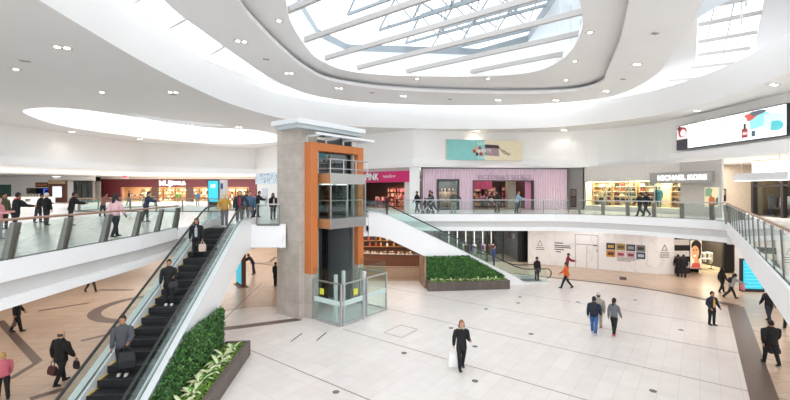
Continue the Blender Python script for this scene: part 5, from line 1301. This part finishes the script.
    # hands: palm, four unequal bent fingers and a thumb
    for q, (s0, el, wr, d_) in enumerate(armz):
        sx = 1 if q == 0 else -1
        side = d_.cross(X if abs(d_.x) < .9 else up).normalized(); fw = side.cross(d_).normalized()
        # side: towards the front edge of the palm, fw: normal of the palm
        p0 = wr+d_*.008*h; p1 = wr+d_*.052*h
        B.limb([p0, wr+d_*.03*h, p1], [(.012*h, .012*h), (.020*h, .011*h), (.021*h, .009*h)], 8, sk_, ref=side)
        for i, ln in enumerate((.040, .045, .042, .033)):
            b0 = p1+side*((i-1.5)*.0105*h); b1 = b0+(d_*.8-fw*sx*.25)*ln*.5*h; b2 = b1+(d_*.5-fw*sx*.6)*ln*.5*h
            B.limb([b0-d_*.008*h, b0, b1, b2], [.0052*h, .0052*h, .0048*h, .0036*h], 5, sk_, ref=side)
        t0 = wr+d_*.022*h+side*.016*h; t1 = t0+(d_*.6+side*.8)*.02*h; B.limb([t0, t1, t1+(d_*.9+side*.25)*.02*h], [.0065*h, .006*h, .0045*h], 5, sk_, ref=fw)
    B.build('body', None, R, smooth=True)
    cm_, pm_ = M(coat, .8), M(pants, .8)
    # trousers
    b = MB()
    b.limb([pel+up*(-.035*h), pel, T(0, .575)], [(.088*h*wide, .066*h), (.092*h*wide, .07*h), (.082*h*wide, .062*h)], 12)
    for hp, kn, an, fd in legs:
        b.limb([hp-up*.01*h, hp.lerp(kn, .3), hp.lerp(kn, .75), kn, kn.lerp(an, .45), an+up*.0*h], [(.046*h*wide, .055*h), (.054*h*wide, .06*h), (.044*h*wide, .047*h), .043*h, .039*h, .034*h], 10)
    b.build('trousers', pm_, R, smooth=True)
    for hp, kn, an, fd in legs:
        b = MB(); sd = X; n_ = fd.cross(sd).normalized(); n_ = n_ if n_.z > 0 else -n_
        rg = []
        for t, wd, ht in ((-.032, .018, .030), (-.015, .026, .042), (.02, .027, .045), (.055, .029, .032), (.085, .026, .024), (.1, .013, .016)):
            c_ = an+fd*t*h; lo = c_-n_*.037*h
            rg.append([lo-sd*wd*h, lo+sd*wd*h, lo+sd*wd*.8*h+n_*ht*h*.8, lo+n_*ht*h*1.05, lo-sd*wd*.8*h+n_*ht*h*.8])
        b.loft(rg); b.build('shoe', M(shoes, .5), R, smooth=True)
    # coat: hem, waist, chest, shoulders, collar and two sleeves
    b = MB(); hem = clen; rings = []
    prof = [(hem, .098, .078)] + [(z, a, c) for z, a, c in ((.50, .098, .076), (.56, .094, .072), (.62, .090, .068), (.70, .102, .074), (.765, .110, .068), (.80, .104, .058), (.825, .066, .048), (.838, .046, .044), (.855, .042, .042)) if z > hem+.03]
    pts = [];
    for z, a, c in prof:
        if z < .515:
            q = pel+up*(z*h-hipz)
        else: q = T(0, z)
        pts.append(q)
    b.limb(pts, [(a*h*wide, c*h*(.5+.5*wide)) for z, a, c in prof], 14, cm_)
    for s0, el, wr, d_ in armz:
        cs = T(0, .785); ax0 = (s0-cs)
        b.limb([cs+ax0*.45, cs+ax0*.78-up*.006*h, s0.lerp(el, .16)-ax0.normalized()*.006*h, s0.lerp(el, .38)-ax0.normalized()*.004*h, s0.lerp(el, .7), el, el.lerp(wr, .5), wr+d_*.004*h], [.026*h, .036*h, .041*h*wide, .041*h*wide, .039*h*wide, .038*h*wide, .034*h*wide, .027*h], 10, cm_, ref=tuple(f))
    b.build('coat', cm_, R, smooth=True)
    if shirt:
        b = MB(); P0, P1, P2, P3 = T(0, .82, -.048), T(0, .74, -.073), T(0, .64, -.07), T(0, max(clen+.04, .53), -.073)
        wv = [.018, .034, .036, .03]
        vs = []
        for p, w_ in zip((P0, P1, P2, P3), wv): vs += [p-X*w_*h+f*.0*h, p+f*.010*h, p+X*w_*h]
        fs = []
        for q in range(3): o_ = q*3; fs += [(o_, o_+1, o_+4, o_+3), (o_+1, o_+2, o_+5, o_+4)]
        b.add(vs, fs); b.build('shirt_front', M(shirt, .8), R, smooth=True)
    if scarf:
        b = MB(); c_ = T(0, .845); b.limb([c_+X*(.045*h*math.cos(t))+f*(.05*h*math.sin(t)) for t in [2*PI*k/10 for k in range(11)]], .018*h, 6); b.build('scarf', M(scarf, .9), R, smooth=True)
    if fur:
        b = MB(); c_ = T(0, .85, .012)
        for k in range(60):
            t = random.uniform(-2.7, 2.7)-PI/2+PI; p = c_+X*(.066*h*math.cos(t-PI/2))+Vector((0, 1, 0))*(.06*h*math.sin(t-PI/2))*1+up*random.gauss(0, .012)*h
            b.ell(p, (.016*h, .016*h, .016*h), None, 5, 3)
        b.build('fur_collar', M(fur, .9), R)
    # hair
    hm = M(hair, .6) if hair else None
    if style == 'bald' and hm:
        b = MB()
        b.limb([H(.0465*math.cos(t), .004+.057*math.sin(t), -.012) for t in [PI*(-.05+1.1*k/12) for k in range(13)]], [(.004*h, .012*h)]+[(.006*h, .026*h)]*11+[(.004*h, .012*h)], 8, None, ref=(math.cos(-.15), math.sin(-.15), 0)); b.build('hair', hm, R, smooth=True)
    elif hm:
        b = MB(); rg = []
        for i in range(9):
            rg.append([])
            for k in range(16):
                ph = 2*PI*k/16; fr_h = min(1, max(0, (-math.sin(ph)+.15)/1.0))
                th = max(.02, i/8)*PI*(.70-.36*fr_h**.6)
                rg[-1].append(H(.0535*math.sin(th)*math.cos(ph), .007+.064*math.sin(th)*math.sin(ph), .077*math.cos(th)))
        b.loft(rg, None, cap=True)
        if style == 'long':
            b.limb([H(0, .035, .01), H(0, .052, -.05), H(0, .062, -.11), H(0, .06, -.17)], [(.042*h, .03*h), (.05*h, .026*h), (.05*h, .022*h), (.028*h, .012*h)], 10)
            for sx in (-1, 1): b.limb([H(sx*.042, .0, .02), H(sx*.05, .002, -.05), H(sx*.048, -.012, -.115)], [(.014*h, .03*h), (.015*h, .028*h), (.008*h, .014*h)], 8)
        if style == 'bun': b.ell(H(0, .06, .03), (.026*h, .026*h, .026*h), None, 8, 6)
        if style == 'ponytail': b.limb([H(0, .055, .02), H(0, .085, -.02), H(0, .08, -.09), H(0, .07, -.14)], [.014*h, .022*h, .02*h, .008*h], 8)
        b.build('hair', hm, R, smooth=True)
    if hat:
        kind, hc_ = hat; b = MB()
        if kind in ('beanie', 'cap'):
            rg = []
            for i in range(6):
                th = PI/2*i/5; rg.append([H(.054*math.sin(th)*math.cos(2*PI*k/14), .006+.064*math.sin(th)*math.sin(2*PI*k/14), .012+.075*math.cos(th)) for k in range(14)])
            rg.append([H(.055*math.cos(2*PI*k/14), .006+.065*math.sin(2*PI*k/14), .005) for k in range(14)])
            b.loft(rg)
            if kind == 'cap': b.add([H(-.035, -.05, .02), H(.035, -.05, .02), H(.028, -.10, .012), H(-.028, -.10, .012), H(-.035, -.05, .026), H(.035, -.05, .026), H(.028, -.10, .017), H(-.028, -.10, .017)], [(0, 3, 2, 1), (4, 5, 6, 7), (0, 1, 5, 4), (1, 2, 6, 5), (2, 3, 7, 6), (3, 0, 4, 7)])
        if kind == 'hood':
            rg = []
            for i in range(7):
                th = PI/2*i/6; rg.append([H(.06*math.sin(th)*math.cos(PI*k/12-.15), .0+.068*math.sin(th)*math.sin(PI*k/12*1.0-.15), .0+.082*math.cos(th)) for k in range(14)])
            rg.append([H(.062*math.cos(PI*k/12-.15), .07*math.sin(PI*k/12-.15), -.05) for k in range(14)]); rg.append([H(.055*math.cos(PI*k/12-.15), .055*math.sin(PI*k/12-.15), -.09) for k in range(14)])
            vs = [p for r in rg for p in r]; fs = []
            for i in range(len(rg)-1):
                for k in range(13): fs.append((i*14+k, i*14+k+1, (i+1)*14+k+1, (i+1)*14+k))
            b.add(vs, fs)
        b.build('hat' if kind != 'hood' else 'hood', M(hc_, .8), R, smooth=True)
    R['_hand_l'] = [list(armz[0][2]+armz[0][3]*.07*h)][0]; R['_hand_r'] = list(armz[1][2]+armz[1][3]*.07*h)
    R['_back'] = list(T(0, .72, .085))
    return R
def hand(R, k='l'):
    p = Vector(R['_hand_'+k]); return xf(R) @ p
def carry(kind, R, k, label, col, s=1.0, cat='bag', yaw=None):
    p = hand(R, k); m_ = M(col, .6); T_ = thing(kind, label, cat, p, R.rotation_euler.z+(yaw or 0)); b = MB()
    if kind == 'shopping_bag':
        w, d, hh = .30*s, .12*s, .36*s; t = .14*s
        b.loft([[(-w/2, -d/2, -t-hh), (w/2, -d/2, -t-hh), (w/2, d/2, -t-hh), (-w/2, d/2, -t-hh)], [(-w*.55, -d*.6, -t-hh*.55), (w*.55, -d*.6, -t-hh*.55), (w*.55, d*.6, -t-hh*.55), (-w*.55, d*.6, -t-hh*.55)], [(-w*.48, -d*.4, -t), (w*.48, -d*.4, -t), (w*.48, d*.4, -t), (-w*.48, d*.4, -t)]])
        b.build('bag_body', m_, T_)
        b = MB()
        for y in (-d*.35, d*.35): b.limb([(-w*.25, y, -t-.01), (-w*.14, y*.4, -.01), (w*.14, y*.4, -.01), (w*.25, y, -t-.01)], .010, 5, None, ref=(0, 1, 0))
        b.build('handle', m_, T_.children[0])
    else:
        w, d, hh = .36*s, .13*s, .26*s; t = .16*s
        b.loft([[(-w/2, -d/2, -t-hh), (w/2, -d/2, -t-hh), (w/2, d/2, -t-hh), (-w/2, d/2, -t-hh)], [(-w*.52, -d*.5, -t-hh*.5), (w*.52, -d*.5, -t-hh*.5), (w*.52, d*.5, -t-hh*.5), (-w*.52, d*.5, -t-hh*.5)], [(-w*.4, -d*.25, -t), (w*.4, -d*.25, -t), (w*.4, d*.25, -t), (-w*.4, d*.25, -t)]]); b.build('bag_body', m_, T_, bevel=.01)
        b = MB(); b.limb([(-w*.25, 0, -t-.01), (-w*.2, 0, -.04), (0, 0, .0), (w*.2, 0, -.04), (w*.25, 0, -t-.01)], .012, 5, None, ref=(0, 1, 0)); b.build('handle', m_, T_.children[0])
    return T_
def backpack(R, label, col, s=1.0):
    p = xf(R) @ Vector(R['_back']); T_ = thing('backpack', label, 'bag', p, R.rotation_euler.z); b = MB()
    b.loft([[(-.14*s, -.02, -.24*s), (.14*s, -.02, -.24*s), (.14*s, .13*s, -.24*s), (-.14*s, .13*s, -.24*s)], [(-.16*s, -.02, 0), (.16*s, -.02, 0), (.15*s, .17*s, 0), (-.15*s, .17*s, 0)], [(-.12*s, -.02, .22*s), (.12*s, -.02, .22*s), (.1*s, .09*s, .22*s), (-.1*s, .09*s, .22*s)]]); b.build('pack', M(col, .7), T_, bevel=.02)
    b = MB(); b.box((0, .16*s, -.09*s), (.2*s, .05*s, .16*s)); b.build('pocket', M(col, .7), T_.children[0], bevel=.01)
    b = MB()
    for q in (-1, 1): b.limb([(q*.09*s, 0, .2*s), (q*.10*s, -.09, .2*s), (q*.1*s, -.17, .08*s), (q*.11*s, -.16, -.08*s)], .016, 5)
    b.build('strap', M(col, .7), T_.children[0])
    return T_
def hpx(px, Y): return px*Y/FOC
G = lambda u, v: at(u, v, 0)
# --- ground floor
p = G(461.5, 369); w1 = person('woman in a long black coat with fur collar carrying a white bag', p, .1, 1.78, 'walk2', '17171a', '1d1d20', '8a5c3c', 'long', .40, 'a0'*3 if 0 else '191818', 'a', fur='b7a594', arms=dict(al=(.3, .05, 1.3), ar=(-.12, .16, .1)))
carry('shopping_bag', w1, 'r', 'white plastic shopping bag held by the woman in the long black coat', 'efeeea', 1.25)
p = G(594, 334); q1 = person('person in a navy jacket and blue jeans with a backpack walking away in the atrium', p, 2.5, 1.70, 'walk', '1e2a46', '3d639c', '17161a', 'short', .47, 'd8d8d8', 'b')
backpack(q1, 'dark backpack on the person in the navy jacket', '20232e', .95)
person('person in a beige jacket and pale cap beside the backpack wearer in the atrium', G(600, 331)+Vector((.1, .35, 0)), 2.6, 1.68, 'walk2', 'a79f93', 'b9ad9c', '3a2c22', 'short', .47, '8a8078', 'a', hat=('cap', 'c9bfae'))
person('woman in a grey top and black leggings with pink shoes walking across the atrium', G(614, 335), 2.2, 1.66, 'walk', '6e7076', '1d1c20', '15130f', 'ponytail', .50, 'd8415c', 'b', wide=.88)
g1 = person('person in an open navy jacket over a mustard top by the brown floor border', G(712, 325), .15, 1.62, 'pockets', '1f2738', '1b1b1f', '1a1512', 'short', .50, '1a1818', 'b', shirt='d7a236')
p9 = person('person in a grey jacket leaning into a long stride near the right white pillar', G(731, 298.5), 1.35, 1.60, 'push', 'a3a5a9', '26252a', '1b1614', 'ponytail', .48, '1d1b1c', 'b')
backpack(p9, 'small black bag on the back of the striding person in grey', '1b1b1e', .7); carry('shopping_bag', p9, 'l', 'pink shopping bag swung by the striding person in grey', 'e58da0', .9)
person('dark haired person in black walking just behind the striding person in grey', G(722, 293), 1.4, 1.62, 'walk', '1c1a1c', '222125', '120e0c', 'long', .46, '1a1919', 'b')
pr = person('large person in a black puffer jacket seen from behind at the lower right', G(771, 364.5), 3.0, 1.66, 'walk', '141416', '1a1a1d', '17120f', 'short', .46, '161616', 'b', wide=1.28)
carry('handbag', pr, 'r', 'black handbag at the side of the large person in the puffer jacket', '161517', 1.0)
person('person in a black jacket and dark jeans walking under the right bridge', G(769, 322), 3.05, 1.72, 'walk2', '1a1a1d', '2a3142', '15110f', 'short', .47, '1a1919', 'b')
person('person in grey half hidden by the bridge at the far right edge', G(789.5, 331), 2.9, 1.70, 'walk', '4d4f55', '23242a', '201a16', 'short', .48, 'bdbab6', 'a')
person('person in a dark coat standing before the black and white stripes', G(683.5, 277.5), 2.6, 1.70, 'stand', '1b1b22', '20222b', '15110f', 'short', .46, '161616', 'b')
person('second person in black close beside the striped wall', G(678, 276.5), 2.2, 1.66, 'walk', '151417', '1a1a1d', '15110f', 'short', .46, '161616', 'b')
po = person('worker in a bright orange safety vest walking near the foot of the far escalator', G(566, 288.5), -1.9, 1.78, 'stride', 'e8662a', '1f2430', '2a211c', 'short', .52, '1a1919', 'b'); 
b = MB(); 
person('person in a maroon top standing by the marble hoarding', G(567, 275), 1.2, 1.68, 'lean', '8e2640', '2b2730', '17130f', 'short', .5, '1a1919', 'b', lean=.15)
person('person in black with a beanie standing at the foot of the far escalator', Vector((10.15, 28.6, .05)), .6, 1.66, 'stand', '17181a', '1b1b1d', '221b17', 'short', .46, '141414', 'b', hat=('beanie', '35343a'), wide=1.2)
e2z = lambda x: max(0, (8.64-x)*F2/9.59)
person('person in a blue jacket riding low on the far escalator', Vector((7.0, 28.3, e2z(6.75)+.02)), 1.5, 1.66, 'stand', '33507f', '28344a', '4a2f22', 'short', .48, '1a1919', 'a')
person('dark figure starting down at the top of the far escalator', Vector((-.55, 27.45, F2-.15)), 1.6, 1.66, 'stand', '23252b', '1e2026', '17130f', 'short', .46, '141414', 'b')
# lower left
pl = person('large balding person in a black coat with bags walking at the lower left', G(61, 384), 2.75, 1.80, 'walk', '15161a', '17171a', '4a403a', 'bald', .43, '1a1919', 'c', wide=1.3)
carry('handbag', pl, 'r' if 0 else 'l', 'dark burgundy bag held low by the balding person in black', '4b1f27', 1.1); carry('shopping_bag', pl, 'r', 'small dark bag at the other hand of the balding person', '2f2326', .7)
person('child in a pink jacket with fair hair at the lower left corner', G(3, 399.5), -2.2, 1.46, 'walk', 'e0788c', '1f1c22', 'c79f68', 'short', .5, '1c1a1a', 'c')
pd_ = person('person in black walking under the left gallery with a brown bag', G(17, 332), 2.2, 1.74, 'walk2', '131316', '19191c', '17130f', 'short', .44, '161515', 'b'); carry('handbag', pd_, 'r', 'brown handbag of the person in black under the left gallery', '5a4032', .9)
person('person in black trousers and a dark red coat striding under the left gallery', G(91, 292), 1.3, 1.66, 'stride', '3a2327', '3a3733', '17130f', 'short', .48, '1a1817', 'b')
person('person in a navy coat bending toward the kiosk behind the left escalator', G(253, 274), -1.0, 1.68, 'bend', '1d2440', '1f2330', '17130f', 'short', .46, '161515', 'b', lean=.5)
person('person in a black coat standing beyond the stone pillar on the ground floor', G(275.5, 286), 2.6, 1.62, 'stand', '1a191c', '1c1c20', '17130f', 'short', .34, '161515', 'b')
# --- on the left escalator
e1 = lambda Y: Vector((-7.36-(Y-8.9)*.0843, Y, max(0, min(F2, (Y-8.9)*F2/10.2))+.02))
NS = 23; TR = 10.2/NS
def on_step(k, dx=0.0):
    Y = 8.9+TR*(k+.5); return Vector((-7.36-(Y-8.9)*.0843+dx, Y, F2*(k+1)/NS+.02))
c1 = person('woman in a grey patterned jacket carrying a dark coat low on the left escalator', on_step(5, -.15), .35, 1.70, 'hold', '4c4e52', '1c1c1f', '17120f', 'bun', .47, 'c9c4bd', 'b', arms=dict(al=(.3, .1, 1.0), ar=(.05, .1, .3)))
carry('shopping_bag', c1, 'l', 'black coat and white bag bundle held by the woman in grey on the escalator', '18181b', 1.2)
c2 = person('woman in a black quilted coat with white shoes halfway down the left escalator', on_step(11, -.12), .35, 1.60, 'hold', '151517', '1a1a1d', '14100e', 'short', .40, 'e6e4e2', 'b', arms=dict(ar=(.1, .15, .2)))
carry('handbag', c2, 'l', 'black handbag on the arm of the woman in the quilted coat', '1e1d20', .8)
c3 = person('woman in a black jacket carrying a beige paper bag high on the left escalator', on_step(17, -.25), .25, 1.62, 'stand', '17171a', '18181b', '17120f', 'long', .46, '161616', 'b', shirt='a9adb2', hat=('hood', '17171a'))
carry('shopping_bag', c3, 'l', 'beige paper bag held by the woman in the black jacket on the escalator', 'd8bfae', .85)
person('person in a mustard patterned jacket with blond hair at the top of the left escalator', Vector((-8.25, 19.35, F2+.03)), .3, 1.60, 'pockets', 'b58a3c', '6a6a70', 'd9b877', 'short', .50, 'cfcac4', 'c')
person('man in a dark jacket over a red shirt stepping onto the left escalator', Vector((-7.75, 19.95, F2+.03)), .35, 1.76, 'rail', '2a2c38', '1d1f29', '4b3a30', 'short', .50, '161616', 'a', shirt='8a2f35')
person('person in a blue jacket just behind the man in the red shirt', Vector((-7.75, 21.4, F2)), .4, 1.76, 'walk', '4a6a86', '33405c', '5a4638', 'short', .48, '1a1919', 'a')
# --- left upper gallery
u2 = lambda u, Y: gp(u, Y, F2)
person('woman in a pale pink jacket with long black hair walking along the left gallery', u2(115.5, 15.2), 2.9, 1.66, 'walk', 'e3b7bd', '2a2c33', '15110f', 'long', .50, '2a292b', 'b')
person('man in a dark blue and grey jacket leaning on the left gallery walkway', u2(146, 22.5), 1.9, 1.74, 'lean', '2f3c55', '3b3d44', '2a211c', 'short', .49, '2a2725', 'a', lean=.2)
person('person in black with a red scarf facing away at the left end of the gallery', u2(15.5, 16.5), 2.8, 1.70, 'lean', '161618', '20222a', '15110f', 'short', .46, '161616', 'b', scarf='b53a3f', lean=.12)
person('person in an olive coat behind the red scarf wearer', u2(4, 18.5), 1.6, 1.66, 'stand', '55533f', '33302c', '15110f', 'short', .44, '161616', 'b')
person('person in a pale pink top at the far left edge of the gallery', u2(-2, 14.5), 1.9, 1.55, 'hold', 'd88f98', '8f9098', '3a2c24', 'long', .48, '6a6664', 'c')
person('person in a charcoal coat walking near the blue screen at the left', u2(38.5, 22), 1.8, 1.62, 'lean', '26262b', '3a3c42', '15110f', 'short', .46, '161616', 'b', lean=.25)
person('white haired person in a black coat beneath the directory board', u2(46.5, 20.5), 2.9, 1.66, 'stand', '17171a', '26272c', 'e6e2dc', 'short', .44, '161616', 'c')
person('person in a black puffer coat leaning by the glazed shop front', u2(71, 20), 2.4, 1.70, 'lean', '141417', '25262b', '15110f', 'short', .46, '161616', 'b', lean=.18, wide=1.15)
person('person with a dark ponytail near the dark red shop corner', u2(103, 27), 1.6, 1.62, 'lean', 'a06a60', '3b3a40', '1a1512', 'ponytail', .5, '161616', 'b', lean=.3)
person('person in black passing the left bay of the dark red shop', u2(129, 48), 1.8, 1.7, 'walk', '19191d', '22232a', '17130f', 'short', .46, '161616', 'b')
person('person in a blue top beside the pillar of the dark red shop', u2(197.5, 46), .6, 1.64, 'hold', '5f86a8', '8d8f96', '3a2c24', 'short', .5, '7a7672', 'c')
person('man in a navy suit leaning toward the rail left of the stone pillar', u2(257, 26.5), 1.7, 1.74, 'lean', '1e2230', '22242e', '1a1512', 'short', .47, '161616', 'a', lean=.2)
person('woman in black with a long dark bob standing left of the stone pillar', u2(273, 24.5), .8, 1.62, 'stand', '1a191c', '1d1c20', '15110f', 'long', .42, '161616', 'b', shirt='d8c5b8')
person('person in black right against the stone pillar', u2(279.5, 25.5), -.7, 1.66, 'stand', '151518', '1b1b1e', '15110f', 'short', .42, '161616', 'b')
person('person in a dark green coat behind the landing of the left escalator', u2(246, 30), 1.0, 1.7, 'walk', '2b4a4a', '20242a', '2a211c', 'short', .46, '161616', 'a')
# --- far gallery
person('person in black at the left of the group with the pushchair on the far gallery', u2(417, 31), -1.2, 1.72, 'walk', '1b1c20', '2a2c33', '17130f', 'short', .47, '161616', 'b')
person('child in black in front of the pushchair on the far gallery', u2(425, 31), -1.4, 1.20, 'walk', '1d1d21', '2d2d33', '17130f', 'short', .48, '161616', 'b')
pp = person('person in grey pushing the pushchair on the far gallery', u2(433, 31), -1.4, 1.74, 'push', '55565c', '26272d', '2a211c', 'short', .48, '161616', 'a', lean=.12)
person('tall person in black beside the pushchair pusher on the far gallery', u2(430, 31.9), -1.3, 1.78, 'walk2', '1d1e22', '24252b', '17130f', 'short', .46, '161616', 'b')
CH = thing('pushchair', 'dark pushchair being wheeled along the far gallery', 'pushchair', u2(427.5, 30.5), PI/2*-1)
b = MB(); b.loft([[(-.22, -.2, .45), (.22, -.2, .45), (.22, .25, .45), (-.22, .25, .45)], [(-.24, -.28, .6), (.24, -.28, .6), (.24, .38, .62), (-.24, .38, .62)], [(-.22, .1, 1.0), (.22, .1, 1.0), (.22, .42, 1.0), (-.22, .42, 1.0)]]); b.build('seat', M('24242a'), CH)
b = MB()
for q in (-.22, .22): b.bar((q, -.35, .12), (q, .5, 1.05), .03, .03); b.bar((q, .4, .12), (q, -.1, .6), .03, .03)
b.bar((-.22, .5, 1.05), (.22, .5, 1.05), .03, .03); b.build('frame', steel, CH)
for x in (-.24, .24):
    for y in (-.35, .4): b = MB(); b.limb([(x-.02, y, .12), (x+.02, y, .12)], [.12, .12], 12, ref=(0, 1, 0)); b.build('wheel', black, CH)
person('person in a pale green top with one arm out before the dark shop window', u2(453.5, 31.2), .3, 1.72, 'pointing', '4c5450', '8d9186', '241c18', 'short', .5, '33312f', 'a')
person('person in black walking past the entrance of the pink draped shop', u2(497, 31.5), -1.5, 1.76, 'walk', '1a1b20', '1f2026', '17130f', 'short', .46, '161616', 'b')
person('person in a pale blue jacket and grey trousers before the pink draped shop', u2(517, 31), 1.4, 1.70, 'lean', '8fb0c8', '43454b', '8a5f45', 'short', .49, '2a2927', 'a', lean=.15)
person('first of two dark clothed people striding past the bag shop window', u2(640, 27.2), -1.5, 1.66, 'stride', '26272e', '2a2b32', '17130f', 'short', .47, '161616', 'b')
person('second of two dark clothed people striding close behind past the bag shop', u2(646, 27.6), -1.45, 1.72, 'stride', '1c1d23', '202128', '17130f', 'short', .45, '161616', 'b')
# ------------------------------------------------------------------ added fill lights and lamps of the building
def area(name, loc, sx, sy, power, col=(1, .87, .72), rot=(0, 0, 0)):
    d = bpy.data.lights.new(name, 'AREA'); d.shape = 'RECTANGLE'; d.size = sx; d.size_y = sy; d.energy = power; d.color = col
    o = bpy.data.objects.new(name, d); COL.objects.link(o); o.location = loc; o.rotation_euler = rot
    return o
WARM = (1, .92, .85); SOFTW = (1, .98, .96); COOL = (.97, .98, 1)
for x, y, sx, sy, p, z in ((-17, 12, 9, 12, 260, 3.5), (-17, 24, 9, 9, 330, 3.5), (-17, 40, 12, 12, 700, 3.5), (-5, 34, 8, 10, 650, 3.5), (-4, 50, 14, 12, 1000, 3.5),
                        (5, 33, 8, 3, 260, 3.5), (13, 31.9, 8, 2, 110, 3.5), (20, 28, 4, 3, 110, 3.5), (25, 25, 6, 5, 360, 3.5), (20, 12, 7, 12, 520, 4.1)):
    area('gallery_fill', (x, y, z), sx, sy, p*GFP, WARM if x < 4 or x > 19 else (1, .98, .95))  # broad fill added under the gallery, standing for rows of soffit lamps
for x, y, sx, sy, p in ((-40, 22, 12, 14, 800), (-42, 42, 14, 12, 1000), (-34, 55, 14, 6, 900), (-22, 56, 12, 6, 900), (6, 39.2, 12, 2.4, 500), (25, 28, 4, 8, 600), (25, 16, 4, 10, 600), (-6, 45, 6, 4, 500)):
    area('soffit_fill', (x, y, 8.45), sx, sy, p*F2P, SOFTW)  # broad fill added at soffit level to brighten the upper gallery
# recessed downlights
def downlight(u, v, z, two=True, lit=True, lbl=None, grp=None, power=0):
    p = at(u, v, z); R = thing('downlight', lbl, 'downlight', p-Vector((0, 0, .02)), random.choice((.2, .4)), grp)
    m = MB(); m.box((0, 0, .012), (.62 if two else .34, .34, .024)); m.build('trim_plate', M('cfcbc7', .6), R)
    for k in ((-.15, .15) if two else (0,)):
        m = MB(); m.limb([(k, 0, -.012), (k, 0, .004)], [.095, .095], 12); m.build('lamp', lampm, R)
    if power:
        d = bpy.data.lights.new('downlight_beam', 'SPOT'); d.energy = power; d.spot_size = 2.4; d.spot_blend = .6; d.color = (1, .95, .89); d.shadow_soft_size = .1
        o = bpy.data.objects.new('downlight_beam', d); COL.objects.link(o); o.location = p-Vector((0, 0, .06))
for u, v in ((62, 47), (173, 92), (16, 69), (102, 92), (72, 131.5), (140, 139), (203, 140), (128, 117.5), (190, 125.5), (239, 127)):
    downlight(u, v, ZL, u not in (16, 102), lbl='recessed warm downlight in the lower ceiling left of the lift pillar', grp='downlights in the left lower ceiling', power=DLP)
for u, v in ((413, 130), (477, 131), (564, 130), (697, 110.5), (774, 84.5)):
    downlight(u, v, ZL, lbl='recessed double downlight in the narrow ceiling strip over the far and right bulkhead wall', grp='downlights over the far bulkhead', power=DLP)
for u, v in ((241, 41), (289, 73), (339, 88), (403, 96), (498, 100), (556, 100), (637, 64), (606, 91)):
    downlight(u, v, ZR, lbl='recessed double downlight in the outer ring of the floating ceiling disc', grp='downlights in the outer ceiling ring', power=DLP)
for u, v in ((279, 20.5), (417, 78.5), (488, 78.5), (590, 32), (575, 61), (566, 80)):
    downlight(u, v, ZI, False, lbl='small single downlight in the inner ring near the oval skylight', grp='downlights in the inner ceiling ring', power=DLP*.6)
for u, v in ((25, 60.5), (266, 59), (173, 94), (372, 92.5), (450, 99), (655, 33), (623, 79)):
    z = ZL if (u < 200) else ZR
    p = at(u, v, z); m = MB(); m.box((0, 0, 0), (.34, .2, .03), M('c3bfbc', .6))
    for k in range(5): m.box((0, -.07+k*.035, -.018), (.3, .015, .01), M('a29d99', .6))
    o = m.build('air_vent'); o.location = p-Vector((0, 0, .02)); o.rotation_euler.z = .3
    tag(o, 'small grey slotted air vent in the pale ceiling', 'air vent', 'air vents in the ceiling')
